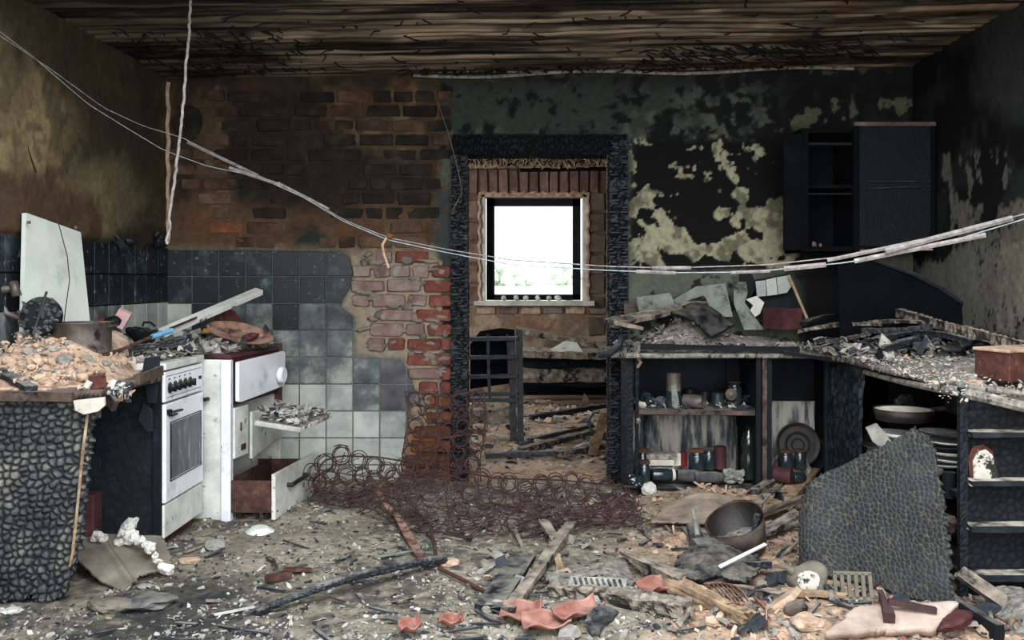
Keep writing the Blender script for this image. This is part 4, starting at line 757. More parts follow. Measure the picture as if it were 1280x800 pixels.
# sooty clutter between stove and cooker tops
heap('ash_layer', 'ash', [(-2.13, 4.68), (-1.52, 4.68), (-1.44, 5.0), (-1.42, 5.25), (-2.13, 5.6)], .812, lambda X, Y: .01+.03*np.exp(-((X+1.8)/.2)**2), label='grey ash drift on the old cooker top against the tiles', cat='ash', kind='stuff', amp=.03, seed=250)
b = MB(); chips(b, [(random.uniform(-2.1, -1.45), random.uniform(4.66, 5.4), .84+random.uniform(0, .03)) for _ in range(420)], .012, .07, [0, 0, 1, 2], .16, .7); b.build('ash_flakes', ['chipg', 'chipw', 'chipk'], label='curled pale flakes heaped on the old cooker top', cat='flakes', kind='stuff')
# a rusty pan and a rusty lid
def tilt(axis, ang): 
    a = nrm(axis); K = np.array([[0, -a[2], a[1]], [a[2], 0, -a[0]], [-a[1], a[0], 0]]); return np.eye(3)+math.sin(ang)*K+(1-math.cos(ang))*K@K
def normal_to(nv_): nv_ = nrm(nv_); up = np.array([0, 0, 1.]); ax = np.cross(up, nv_); return tilt(ax, math.acos(np.clip(np.dot(up, nv_), -1, 1))) if np.linalg.norm(ax) > 1e-6 else np.eye(3)
R = normal_to((.25, -.28, .93)); c0 = P3(300, 420, 4.95)
b = MB(); b.lathe([(0, .0), (.09, .002), (.125, .022), (.130, .022), (.094, -.004), (0, -.006)], c0, R, 40, sc=(1.35, 1)); pn_ = b.build('rusty_pan', 'rustr', label='shallow rusty pan tilted against the white strip, nearer of two', cat='pan', smooth=True)
b = MB(); b.rock(c0+R@np.array([.06, -.03, .02]), (.12, .09, .04), sub=2); b.build('burnt_residue', 'maroon', parent=pn_)
R = normal_to((.9, -.5, .3)); c0 = P3(283, 408, 5.25)
b = MB(); b.lathe([(0, .0), (.07, .002), (.10, .015), (.104, .015), (.074, -.004), (0, -.006)], c0, R, 36); b.build('rusty_lid', 'rustr', label='small rusty lid standing upright behind the tilted pan', cat='plate', smooth=True)  # a rusty lid standing on edge
b = MB(); b.box(P3(259, 413, 5.2), (.035, .03, .02)); b.build('amber_cap', 'amber', label='small amber plastic cap under the leaning white strip', cat='cap', bev=.003)
# white strip leaning
ws = thing('appliance_strip', P3(203, 418, 4.70), 'long white metal strip leaning over the cooker against the tiles', 'strip')
b = MB(); b.beam(P3(203, 416, 4.70), P3(324, 364, 5.35), .055, .03, up=(0, -.6, .8), res=.03); b.build('strip_body', 'enamelc', parent=ws, bev=.003)
b = MB(); b.beam(P3(212, 411, 4.68), P3(246, 397, 4.85), .004, .012, up=(0, -.6, .8)); b.build('rust_slot', 'rust', parent=ws)
b = MB(); b.rock(P3(252, 401, 4.8), (.02, .02, .02)); b.rock(P3(292, 384, 5.05), (.03, .01, .01)); b.build('screw', 'steel', parent=ws)
# white panel leaning on the left wall
sheet('metal_sheet', 'whitepanel', P3(29, 418, 3.93), P3(114, 416, 4.34)-P3(29, 418, 3.93), P3(33, 266, 4.02)-P3(29, 418, 3.93), res=.03, t=.02, label='white painted panel leaning upright against the left tiles', cat='panel', smooth=False,
      curve=lambda u, v: np.stack([-.055*u*v, 0*u, -.045*u*v], -1), seed=3)
b = MB(); b.tube([P3(x, y, 4.12-.01*k) for k, (x, y) in enumerate(((70, 268), (76, 290), (84, 320), (87, 350), (82, 385), (80, 402)))], .0022, 5); b.build('thin_cable', 'black', label='thin black cable hanging down over the white panel', cat='cable')
for a, y, dd in ((36, 278, 4.0), (95, 284, 4.26)): b = MB(); b.box(P3(a, y, dd), (.012, .008, .012)); b.build('panel_clip', 'steel', label='tiny metal clip at the upper %s of the white panel' % ('left' if a < 60 else 'right'), cat='clip')
# round charred grate, pot, pipe
R = normal_to((.25, -.95, .15)); c0 = P3(51, 395, 3.90)
b = MB(); b.lathe([(0, .02), (.055, .02), (.075, .012), (.082, -.012), (0, -.02)], c0, R, 28); dg = b.build('charred_disc', 'soot', label='black charred round disc propped before the white panel', cat='disc')
b = MB()
for _ in range(70): r_, a_ = .08*math.sqrt(random.random()), random.random()*6.3; b.rock(c0+R@np.array([r_*math.cos(a_), r_*math.sin(a_), .022]), (.02, .02, .014), rough=.5, sub=0)
b.beam(c0+R@np.array([0, -.08, .03]), c0+R@np.array([0, .1, .03]), .008, .008); b.build('burnt_crust', 'cloth', parent=dg, kind='stuff')
c0 = P3(103, 424, 3.98); c0[2] = P3(0, 403, 3.98)[2]-.128
pt = thing('cooking_pot', c0, 'low heat-stained steel pot half buried behind the rubble', 'pot')
b = MB(); b.lathe([(0, 0), (.106, 0), (.112, .01), (.114, .125), (.118, .128), (.112, .130), (.108, .02), (0, .012)], c0, None, 40); b.build('pot_body', 'steel', parent=pt, smooth=True)
b = MB(); b.tube([c0+[.114, -.02, .11], c0+[.135, -.03, .115], c0+[.135, .02, .115], c0+[.114, .02, .11]], .005, 6); b.build('pot_handle', 'steel', parent=pt)
b = MB(); b.tube([P3(-8, 360, 3.9), P3(4, 362, 3.9), P3(14, 360, 3.9)], [.02, .018, .014], 10); b.tube([P3(16, 352, 3.9), P3(21, 370, 3.9)], [.018, .02], 8); b.tube([P3(3, 358, 3.92), P3(2, 380, 3.92), P3(8, 392, 3.92), P3(22, 397, 3.92), P3(38, 402, 3.9), P3(46, 412, 3.88), P3(46, 428, 3.86)], [.012, .013, .012, .010, .012, .013, .013], 10); b.build('water_tap', 'steel', label='bent sooty water tap and spout at the left edge', cat='tap', smooth=True)
b = MB(); b.tube([P3(4, 180, 4.0)*[1, 1, 1], P3(3, 240, 4.0), P3(4, 300, 4.02), P3(2, 345, 4.05)], .018, 8); b.build('wall_pipe', 'black', label='black vertical pipe at the far left edge of the wall', cat='pipe')
# carton, lump with handle, charred log, hatchet stick
c0 = P3(152, 408, 4.85); b = MB(); b.box(c0+[0, 0, .04], (.065, .05, .09), eul(.2, .5, .3)); b.build('crushed_carton', 'pink', label='crushed white and pink carton standing against the light tiles', cat='carton', bev=.003)
b = MB(); b.rock(P3(141, 402, 4.6), (.08, .06, .05), sub=2); b.build('burnt_lump', 'black', label='shiny black lump beside the pink carton', cat='lump')
b = MB(); b.rock(P3(130, 400, 4.6), (.022, .022, .05), sub=1); b.build('red_cap', 'redlabel', label='small dark red cap above the rim of the steel pot', cat='can')  # a small red cap
b = MB(); b.rock(P3(176, 421, 4.6), (.16, .12, .05), sub=2, rough=.5); lm = b.build('melted_lid', 'soot', label='melted black lid with a small loop handle behind the charred log', cat='lid')  # a melted lid, its loop handle follows
b = MB(); b.tube([P3(178, 408, 4.6), P3(180, 403, 4.6), P3(188, 403, 4.6), P3(194, 408, 4.6)], .006, 6); b.build('loop_handle', 'black', label='small black loop handle standing on the melted lid', cat='handle')
b = MB(); b.beam(P3(126, 444, 4.18)+[0, 0, .0], P3(232, 425, 4.45), .05, .04, res=.008, char=.006, cell=.016, ragged=.02, grain=.012, taper=(.8, .9)); b.build('charred_log', 'char', label='black charred log lying across the ash towards the stove', cat='log')
b = MB(); b.tube([P3(88, 460, 3.75), P3(110, 452, 3.85), P3(128, 445, 3.95), P3(152, 437, 4.1), P3(192, 420, 4.35)], [.012, .011, .008, .008, .008], 8); hs = b.build('rusty_rod', 'rust', label='rusty rod with a blue sleeve lying over the heap', cat='rod')
b = MB(); b.tube([P3(190, 421, 4.33), P3(215, 413, 4.45)], [.012, .011], 10); b.build('blue_sleeve', 'blue', label='blue plastic sleeve on the end of the rusty rod', cat='sleeve')
# red valve block and crumbs at the broken corner
vb = thing('rusty_valve', P3(122, 488, 3.55), 'square red rusty valve block at the broken corner of the worktop', 'valve')
b = MB(); b.box(P3(122, 476, 3.55), (.058, .05, .052), eul(.1, -.15, .4)); b.build('valve_body', 'rustr', parent=vb, bev=.004)
b = MB(); [b.box(P3(118+6*k, 467, 3.55), (.008, .05, .012), eul(.1, -.15, .4)) for k in range(3)]; b.build('valve_ribs', 'rustr', parent=vb)
b = MB(); b.tube([P3(100, 486, 3.52), P3(112, 480, 3.54)], .008, 8); b.build('valve_stem', 'bricko', parent=vb)
b = MB(); b.tube([P3(108, 484, 3.51), P3(112, 477, 3.51)], .012, 8); b.build('valve_nut', 'white', parent=vb)
b = MB(); pts = []
for _ in range(190): a_ = random.random(); pts.append(P3(98+a_*66+random.gauss(0, 3), 494-a_*6+random.gauss(0, 5), 3.50+.2*a_))
chips(b, pts, .008, .03, [0, 0, 1, 2], .5, .8); b.build('plaster_crumbs', ['chipw', 'chipt', 'chipk'], label='cream crumbs spilling over the broken worktop corner around the valve', cat='crumbs', kind='stuff')
b = MB(); b.prism([(95, 500), (132, 497), (134, 506), (126, 513), (108, 517), (97, 512)][::-1], P3(0, 0, 3.44), P3(1, 0, 3.44)-P3(0, 0, 3.44), P3(0, 1, 3.44)-P3(0, 0, 3.44), .02, jit=.004); b.build('cream_chip', 'label', label='cream broken chip hanging below the rusty valve', cat='chip')
# ------------------------------------------------------------------ right side: base cabinets, worktop, wall cabinet
YC = 5.13
cab = thing('base_cabinet', (.9, 5.35, 0), 'charred open base cabinet with jars on its shelf beside the doorway', 'cabinet')
def cx(p, d=YC): return (p-VX)*d/F
b = MB(); b.beam((cx(788, 5.12)-.0, 5.40, -.02), (cx(788, 5.12), 5.40, .81), .54, .035, up=(1, 0, 0), res=.012, char=.004, cell=.03, ragged=.02); b.build('side_panel', 'bluesoot', parent=cab)
b = MB(); b.beam((cx(796), YC, -.02), (cx(796), YC, .80), .03, .02, up=(1, 0, 0), res=.02, char=.003, cell=.02); b.build('front_edge', 'soot', parent=cab)
b = MB(); b.bx((cx(798), 5.64, .46), (cx(945), 5.655, .80)); b.build('upper_backboard', 'streakd', parent=cab)
b = MB(); b.bx((cx(798), 5.64, 0), (cx(945), 5.655, .46)); b.build('lower_backboard', 'streak', parent=cab)
b = MB(); b.prism([(908, 448), (922, 448), (928, 480), (934, 512), (946, 520), (908, 520)][::-1], P3(0, 0, 5.6)-0, P3(1, 0, 5.6)-P3(0, 0, 5.6), P3(0, 1, 5.6)-P3(0, 0, 5.6), .006); b.build('curled_veneer', 'streakd', parent=cab)
b = MB(); b.beam((cx(797), 5.39, .468), (cx(948), 5.39, .463), .50, .03, res=.02, grain=.003, ragged=.01); b.build('shelf', 'bluesoot', parent=cab)
b = MB(); b.beam((cx(797), 5.135, .47), (cx(948), 5.135, .464), .012, .024, res=.02, grain=.002); b.build('shelf_lipping', 'woodbrown', parent=cab)
b = MB(); b.bx((cx(948), YC+.01, -.02), (cx(948)+.022, 5.65, .79)); b.build('divider', 'soot', parent=cab, bev=.003)
for a, mt in ((947, 'soot'), (955, 'woodbrown'), (961, 'soot')): b = MB(); b.beam((cx(a), YC-.01, -.02), (cx(a), YC-.01, .785), .02, .024, up=(1, 0, 0), res=.02, grain=.002); b.build('divider_strip', mt, parent=cab)
b = MB(); b.bx((cx(963), 5.6, 0), (cx(1050), 5.615, .79)); b.build('side_bay_backboard', 'streakd', parent=cab)
b = MB(); b.bx((cx(963), 5.59, .0), (cx(1050), 5.60, .47)); b.build('side_bay_lower_board', 'streak', parent=cab)
b = MB(); b.bx((cx(963), 5.59, .33), (cx(1050), 5.60, .47)); 
b = MB(); b.beam((cx(1034), YC, -.02), (cx(1034), YC, .78), .03, .03, up=(1, 0, 0), res=.02, grain=.003); b.build('corner_post', 'bluesoot', parent=cab)
b = MB(); b.bx((cx(797), YC+.02, .035), (cx(1032), 5.64, .055)); b.build('bottom_board', 'soot', parent=cab)
b = MB(); b.tube([P3(797, 447, YC-.01), P3(801, 453, YC-.02), P3(797, 459, YC-.01)], .01, 6); b.tube([P3(797, 524, YC-.01), P3(799, 526, YC-.02), P3(797, 528, YC-.01)], .01, 6); b.build('hinge', 'brickp', parent=cab)
# right leg of the counter, front plane at x = 1.6
XG = 1.60
leg = thing('corner_cabinet', (1.9, 4.3, 0), 'charred corner cabinet with hanging door and plates inside', 'cabinet')
b = MB(); b.beam((XG, 4.84, .12), (XG+.0, 4.84, .775), .50, .02, up=(-1, 0, 0), res=.012, char=.003, cell=.05, ragged=.03, bend=(-.02, 0, 0)); b.build('hanging_door', 'doorgrey', parent=leg)
b = MB(); b.beam((XG+.03, 5.11, .0), (XG+.02, 5.11, .77), .03, .04, up=(1, 0, 0), grain=.012, res=.012); b.build('burnt_stile', 'char', parent=leg)
b = MB(); b.bx((2.18, 3.6, 0), (2.20, 5.1, .78)); b.build('rear_board', 'soot', parent=leg)
b = MB(); b.bx((2.14, 3.64, .50), (2.16, 5.0, .76)); b.build('pale_rear_strip', 'pale', parent=leg)
for z0_ in (.345, .05): b = MB(); b.bx((XG+.03, 3.62, z0_), (2.18, 5.08, z0_+.02)); b.build('shelf', 'soot', parent=leg)
b = MB(); b.bx((XG+.25, 4.95, 0), (2.2, 4.97, .76)); b.build('inner_divider', 'soot', parent=leg)
# end unit facing the camera: dark panel with four ledges
YE = 3.57
end = thing('end_unit', (1.9, 3.6, 0), 'dark scaled end panel with four dusty ledges at the right edge', 'cabinet')
def ep(a, b_, d=YE): return P3(a, b_, d)
sheet('end_panel', 'bluesoot', (XG, YE, -.02), (.62, 0, 0), (0, 0, .80), res=.005, char=.0025, cell=.03, seed=14, parent=end, t=.02, edge=.004)
b = MB(); b.beam((XG+.005, YE-.012, -.02), (XG+.005, YE-.012, .78), .026, .03, up=(1, 0, 0), char=.003, cell=.03, res=.01); b.build('corner_stile', 'bluesoot', parent=end)
for yy, tw_ in ((540, .02), (600, .022), (656, .024), (716, .024)):
    z = ep(0, yy)[2]; b = MB(); b.beam((XG+.012, YE-.03, z), (2.22, YE-.03, z), .075, tw_, res=.012, grain=.006, ragged=.02); b.build('ledge', 'ledge', parent=end)
b = MB(); b.prism([(1207, 593), (1205, 570), (1212, 556), (1224, 553), (1236, 562), (1243, 593)][::-1], ep(0, 0, YE-.012), (YE/F, 0, 0), (0, 0, -YE/F), .006); b.build('rust_rim', 'rustr', parent=end)
b = MB(); b.prism([(1209, 595), (1208, 573), (1214, 561), (1224, 558), (1232, 565), (1239, 595)][::-1], ep(0, 0, YE-.022), (YE/F, 0, 0), (0, 0, -YE/F), .006); b.build('bare_white_patch', 'paleno', parent=end)
b = MB(); b.beam(ep(1198, 713, 3.42), ep(1290, 778, 3.30), .045, .045, up=(0, -1, .3), res=.012, grain=.006, ragged=.02); b.build('slanting_batten', 'wood', label='dusty dark batten slanting down across the bottom of the end panel', cat='batten')
# worktop
WR = [(.40, 5.66), (.42, 5.10), (.60, 5.06), (1.2, 5.09), (1.50, 5.05), (1.58, 4.80), (1.57, 4.3), (1.60, 3.9), (1.64, 3.58), (1.78, 3.44), (2.23, 3.34), (2.23, 5.66)]
def rtop(X, Y): return -.018*sst(4.9, 3.6, Y)-.05*sst(3.78, 3.42, Y)+.012*(n2(X, Y, 3, 3, 300)-.5)
wt = thing('worktop', (1.4, 4.9, .78), 'ash-covered burnt worktop sagging round the right corner', 'worktop')
heap('board', 'ash', WR, .79, rtop, amp=.012, parent=wt, seed=310, res=.011).modifiers['thick'].thickness = .026
b = MB(); b.beam(P3(800, 433, 5.07), P3(1000, 437, 5.07), .02, .03, res=.015, grain=.006, ragged=.02); b.build('burnt_front_edge', 'soot', parent=wt); b = MB(); b.beam(P3(980, 441, 5.05), P3(1055, 452, 4.9), .02, .02, res=.015, grain=.006, ragged=.02); b.build('burnt_front_edge', 'soot', parent=wt)
b = MB(); Lp = [P3(1048, 456, 5.0), P3(1085, 466, 4.55), P3(1130, 478, 4.1), P3(1165, 485, 3.8), P3(1195, 489, 3.6), P3(1240, 499, 3.42), P3(1290, 511, 3.34)]
b.tube(Lp, [.012, .013, .013, .014, .02, .02, .02], 8); b.build('curved_front_edge', 'ash', parent=wt)
# rubble on the worktop
heap('ash_rubble', 'ash', [(.45, 5.12), (1.5, 5.1), (1.5, 5.6), (.45, 5.62)], .79, lambda X, Y: .02+.17*np.exp(-((X-.90)/.20)**2-((Y-5.40)/.16)**2)+.03*np.exp(-((X-1.3)/.2)**2), label='grey ash and char heap on the back worktop by the doorway', cat='rubble', kind='stuff', amp=.04, seed=320)
heap('ash_rubble', 'ash', [(1.65, 3.75), (2.2, 3.75), (2.2, 4.9), (1.66, 4.9)], .785, lambda X, Y: .015+.02*np.exp(-((X-2.0)/.2)**2), label='pale ash blanket on the near right worktop', cat='rubble', kind='stuff', amp=.03, seed=330)
b = MB(); pts = []
for _ in range(1500):
    x, y = random.uniform(.46, 1.55), random.uniform(5.08, 5.6); pts.append((x, y, .80+.175*math.exp(-((x-.90)/.20)**2-((y-5.40)/.16)**2)+random.uniform(0, .03)))
chips(b, pts, .006, .03, [0, 0, 0, 1, 2, 2, 3], .2, .5); b.build('char_flakes', ['chipg', 'chipw', 'chipk', 'chipt'], label='small char and ash flakes strewn on the back worktop', cat='flakes', kind='stuff')
b = MB(); pts = []
for _ in range(2200):
    x, y = random.uniform(1.5, 2.2), random.uniform(3.45, 5.1); pts.append((x, y, .80+random.uniform(0, .03)-.015*(y < 4)-.05*float(sst(3.78, 3.42, y))))
chips(b, pts, .004, .018, [0, 0, 1, 1, 0, 3], .3, .4); b.build('ash_crumbs', ['chipg', 'chipw', 'chipk', 'chipt'], label='whitish ash crumbs on the near right worktop', cat='flakes', kind='stuff')
# boards and tile pieces standing on the back worktop
def slab(name, m, poly, d, t, label, cat, dep=0.0, jit=.002, **k):     # poly in px at distance d; dep leans the top away
    A = np.array([P3(x, y, d) for x, y in poly]); z0 = A[:, 2].min(); A[:, 1] += (A[:, 2]-z0)*dep; n = len(poly)
    s = 1 if sum((poly[i][0]*poly[(i+1) % n][1]-poly[(i+1) % n][0]*poly[i][1]) for i in range(n)) < 0 else -1
    if s < 0: A = A[::-1]
    A = A+RNG.uniform(-jit, jit, A.shape); B = A+[0, t, 0]; mb = MB(); mb.add(np.vstack([A, B]), [tuple(range(n)), tuple(range(2*n-1, n-1, -1))]+[(i, n+i, n+(i+1) % n, (i+1) % n) for i in range(n)]); return mb.build(name, m, label=label, cat=cat, **k)
slab('plaster_slab', 'pale', [(796, 372), (838, 366), (846, 384), (800, 396)], 5.46, .02, 'square pale plaster slab leaning at the doorway end of the worktop', 'slab', .2)
slab('plaster_slab', 'pale', [(842, 375), (872, 358), (908, 354), (916, 396), (860, 398)], 5.5, .02, 'larger pale board leaning on the wall behind the char heap', 'slab', .2)
slab('wood_block', 'woodbrown', [(780, 380), (795, 378), (800, 398), (781, 398)], 5.5, .04, 'small brown block between the door frame and the pale slab', 'block')
slab('torn_sheet', 'pale', [(918, 352), (934, 352), (936, 366), (932, 378), (944, 396), (955, 412), (930, 412), (918, 380)], 5.45, .012, 'curved grey torn sheet standing between the pale board and the tile board', 'sheet', .1)
slab('torn_sheet', 'soot', [(926, 340), (938, 338), (948, 356), (936, 376), (944, 394), (926, 392)], 5.5, .01, 'dark torn sheet hanging just left of the tile board', 'sheet', .1)
tb_ = slab('tile_board', 'soot', [(944, 350), (986, 343), (1008, 398), (1002, 402), (950, 400)], 5.5, .015, 'dark backing board with three pale tiles leaning on the wall', 'board', .15)
for pl in ([(945, 352), (957, 350), (958, 370), (946, 371)], [(958, 350), (970, 347), (972, 368), (959, 370)], [(971, 347), (986, 344), (990, 358), (984, 366), (973, 368)]):
    o = slab('tile', 'tilel', pl, 5.46, .012, None, None); L0 = np.array(o.location)-WL(tb_); o.location = L0; o.parent = tb_
b = MB(); b.beam(P3(986, 344, 5.44), P3(1009, 398, 5.40), .012, .014, res=.03); b.build('thin_batten', 'woodtan', label='thin pale batten along the right edge of the tile board', cat='batten')
slab('crumpled_paper', 'white', [(933, 374), (946, 370), (955, 378), (950, 392), (944, 396), (938, 388), (942, 382)], 5.42, .02, 'crumpled whitish scrap below the tiles of the board', 'paper')
tin = thing('red_tin_box', P3(976, 412, 5.32), 'open dark red tin box standing on the back worktop', 'box')
c0 = P3(978, 398, 5.32); b = MB(); R = eul(0, 0, .5)
for (dx, dy, sx, sy) in ((0, -.07, .15, .008), (0, .07, .15, .008), (-.075, 0, .008, .14), (.075, 0, .008, .14)): b.box(c0+R@np.array([dx, dy, 0]), (sx, sy, .115), R)
b.box(c0-[0, 0, .05], (.15, .14, .01), R); b.build('tin_body', 'maroon', parent=tin)
# long board with round end
b = MB(); b.beam(P3(760, 404, 5.02), P3(880, 378, 5.42), .085, .022, up=(0, -.35, 1), res=.012, grain=.006, ragged=.02); b.build('loose_board', 'wood', label='long grey board lying over the worktop end at the doorway', cat='board')
b = MB(); b.tube([P3(826, 392, 5.3), P3(850, 385, 5.38), P3(880, 376, 5.44)], [.02, .026, .03], 10); b.build('charred_roll', 'soot', label='dark rounded roll lying on the long grey board', cat='roll')
b = MB(); b.beam(P3(762, 402, 5.0), P3(800, 410, 5.02), .2, .018, up=(0, 0, 1), res=.012, grain=.005, ragged=.03); b.build('broken_board', 'wood', label='short broken board jutting into the doorway over the charred jamb', cat='board')
b = MB(); b.tube([P3(748, 444, 5.0), P3(762, 442, 5.0), P3(774, 432, 5.02), P3(778, 420, 5.04)], [.016, .02, .018, .018], 8); b.build('bent_pipe', 'bluesoot', label='short bent pipe sticking into the doorway under the broken board', cat='pipe')
b = MB(); b.rock(P3(871, 400, 5.25), (.09, .05, .06), sub=1, rough=.4); b.build('white_stone', 'white', label='pale angular stone on top of the char heap', cat='stone')
sheet('warped_sheet', 'soot', P3(838, 392, 5.22), P3(892, 420, 5.10)-P3(838, 392, 5.22), P3(866, 378, 5.38)-P3(838, 392, 5.22), res=.012, t=.012, edge=.02, disp=lambda u, v: .02*np.sin(u*4)+.015*n2(u, v, 6, 3, 5), label='warped black sheet curling over the char heap', cat='sheet')
# planks and charred battens in the corner
for k, (p0, p1, w_, t_, mt, lb) in enumerate((
    ((1000, 414, 5.2), (1105, 405, 5.0), .14, .022, 'wood', 'broad grey warped board on the worktop below the wall cabinet'),
    ((1003, 405, 5.1), (1055, 396, 5.35), .05, .02, 'soot', 'short dark slat behind the broad warped board'),
    ((1087, 403, 4.9), (1160, 403, 4.7), .06, .018, 'wood', 'top flat grey slat of the burnt stack in the corner'),
    ((1080, 413, 4.85), (1168, 408, 4.6), .09, .025, 'char', 'black charred slat under the top grey one in the corner stack'),
    ((1092, 425, 4.6), (1170, 412, 4.7), .07, .02, 'bluesoot', 'bluish scorched slat lowest in the corner stack'),
    ((1020, 428, 4.95), (1090, 416, 4.8), .12, .02, 'wood', 'grey curled board at the front of the corner stack'),
    ((1105, 436, 4.4), (1160, 420, 4.6), .04, .03, 'char', 'short charred stick poking from the corner stack'),
    ((1140, 418, 4.6), (1215, 428, 4.3), .03, .03, 'bluesoot', 'dark rod below the long charred beam'))):
    b = MB(); b.beam(P3(*p0), P3(*p1), w_, t_, res=.012, char=.004, cell=.03, grain=.006, ragged=.03, bend=(0, 0, random.uniform(-.01, .02))); b.build('burnt_board', mt, label=lb, cat='board', group='burnt boards stacked on the right worktop')
b = MB(); b.beam(P3(1122, 391, 4.95), P3(1295, 437, 3.95), .045, .045, res=.008, char=.005, cell=.04, cs=(1, .4, .4), grain=.008, ragged=.02); b.build('charred_beam', 'wood', label='long cracked charred beam slanting over the right worktop', cat='beam')
b = MB(); pts = []
for _ in range(260): pts.append(P3(random.uniform(1030, 1190), random.uniform(398, 440), 4.7)+[0, random.uniform(-.3, .3), 0]); pts[-1][2] = .83+random.random()*.05
chips(b, pts, .02, .06, [0, 1, 1, 0, 2], .2, .5); b.build('bark_flakes', ['chipg', 'chipk', 'soot'], label='long black and grey flakes among the corner stack', cat='flakes', kind='stuff')
# rusty box at the right edge
rb = thing('rusty_box', P3(1252, 496, 3.8), 'red-brown rusty box crusted with pale plaster at the right edge', 'box')
Pb = [P3(1218, 484, 3.80), P3(1262, 497, 3.62), P3(1262, 497, 3.62)+[.30, .16, 0], P3(1218, 484, 3.8)+[.32, .16, 0]]
b = MB(); zb = .79; Bq = np.array([[p[0], p[1], zb] for p in Pb]); b.add(np.vstack([Bq, Bq+[0, 0, .115]]), [(3,2,1,0), (4,5,6,7), (0,1,5,4), (1,2,6,5), (2,3,7,6), (3,0,4,7)]); b.build('box_body', 'rustr', parent=rb, bev=.006)
b = MB(); Bc = Bq.mean(0); Bl = Bc+(Bq-Bc)*1.05; b.add(np.vstack([Bl+[0, 0, .112], Bl+[0, 0, .125]]), [(3,2,1,0), (4,5,6,7), (0,1,5,4), (1,2,6,5), (2,3,7,6), (3,0,4,7)]); b.build('box_lid', 'ashtan', parent=rb, bev=.004)
b = MB(); b.rock(P3(1212, 484, 3.75), (.12, .08, .06), sub=2, rough=.5); b.build('plaster_chunk', 'ashtan', label='tan plaster lump at the foot of the rusty box', cat='rubble')
# big curved charred sheet leaning in the corner
pl = [(1050, 330), (1083, 322), (1110, 332), (1140, 342), (1175, 360), (1205, 380), (1232, 402), (1248, 420), (1050, 420)]
slab('curved_sheet', 'sootin', pl, 5.0, .012, 'big dark curved sheet leaning in the right corner behind the stack', 'sheet', .1)
b = MB(); b.tube([P3(a, y, 4.99+.1*(420-y)*5/F) for a, y in pl[1:8]], [.008, .01, .012, .012, .012, .012, .012], 8); b.build('curved_batten', 'bluesoot', label='bent grey batten forming the edge of the curved dark sheet', cat='batten')
# wall cabinet
YW = 5.30
wc = thing('wall_cabinet', (1.8, 5.45, P3(0, 315, YW)[2]), 'burnt black wall cabinet with one door missing, hung in the right corner', 'cabinet')
def wq(a, y, d=YW): return P3(a, y, d)
def wbox(b, a0, a1, y0, y1, d0, d1): p, q_ = wq(a0, y1), wq(a1, y0); b.bx((p[0], d0, p[2]), (q_[0], d1, q_[2]))
b = MB(); wbox(b, 979, 1002, 167, 313, YW-.01, YW+.005); b.build('folded_door', 'sootin', parent=wc, bev=.002)
for a4 in ((1002, 1010, 165, 315), (1066, 1073, 160, 315), (1163, 1168, 156, 312)): b = MB(); wbox(b, *a4, YW-.012, 5.66); b.build('side_panel', 'sootin', parent=wc, bev=.002)
for a4 in ((1002, 1168, 160, 166), (1002, 1168, 308, 314), (1008, 1068, 231, 235)): b = MB(); wbox(b, *a4, YW+.005, 5.66); b.build('shelf', 'sootin', parent=wc)
b = MB(); wbox(b, 1008, 1166, 160, 312, 5.645, 5.66); b.build('back_board', 'sootin', parent=wc)
for a4 in ((1009, 1066, 178, 181), (1009, 1066, 241, 243)): b = MB(); wbox(b, *a4, YW+.01, YW+.02); b.build('rail', 'soot', parent=wc)
p0, p1 = wq(1074, 308), wq(1166, 155); 
wd = sheet('door', 'soot', (p0[0], YW-.005, p0[2]), (p1[0]-p0[0], 0, 0), (0, 0, p1[2]-p0[2]), res=.006, char=.0035, cell=.018, seed=31, parent=wc, t=.018)
b = MB(); z = wq(0, 232)[2]; b.tube([(p0[0]+.03, YW-.012, z), (p0[0]+.04, YW-.012, z+.02), (p1[0]-.02, YW-.012, z+.02), (p1[0]-.02, YW-.012, z-.005), (p0[0]+.04, YW-.012, z-.02)], .004, 6, closed=True); b.build('door_moulding', 'bluesoot', parent=wd)
b = MB(); wbox(b, 1066, 1168, 153, 158, YW-.02, YW+.01); b.build('top_rail', 'woodbrown', parent=wc)
b = MB(); b.rock(wq(1018, 306, 5.4), (.05, .04, .02)); b.rock(wq(1025, 307, 5.38), (.04, .03, .015)); b.build('ash_lump', 'brickp', label='small pinkish ash lump inside the wall cabinet', cat='lump')
b = MB(); b.beam(wq(1075, 313, 5.25), wq(1165, 312, 5.25), .02, .008, res=.03); b.build('thin_lath', 'woodtan', label='thin pale lath under the wall cabinet door', cat='lath')
# ---------------- jars, tins and glasses
ZS = .484
def jar(px_, d, r, h, m, label, lid=None, z=ZS, cat='jar', neck=True, group=None, lie=None, base_open=False):
    x = cx(px_, d); o = np.array([x, d, z]); t = thing('jar', o, label, cat, group)
    R = None; oo = o
    if lie is not None: R = eul(0, PI/2, lie); oo = o+[0, 0, r]-R@np.array([0, 0, h/2])
    prof = [(0, 0), (r*.94, 0), (r, r*.12), (r, h*.74), (r*.86, h*.82), (r*.80, h*.86), (r*.80, h)] if neck else [(0, 0), (r, 0), (r, h)]
    if base_open: prof += [(r*.86, h), (r*.86, h*.1), (0, h*.1)]
    elif not lid: prof += [(0, h*.97)]
    b = MB(); b.lathe(prof, oo, R, 24); b.build('jar_body', m, parent=t, smooth=neck)
    if lid:
        b = MB(); b.lathe([(r*.9, h*.93), (r*.92, h*.93), (r*.92, h*1.05), (r*.86, h*1.07), (0, h*1.07)], oo, R, 24); b.build('lid', lid, parent=t)
    return t
G1 = 'burnt jars and tins on the upper cabinet shelf'
jar(842, 5.25, .045, .085, 'glass', 'lower soot-blackened jar of the stacked pair on the cabinet shelf', None, cat='jar', group=G1, neck=False)
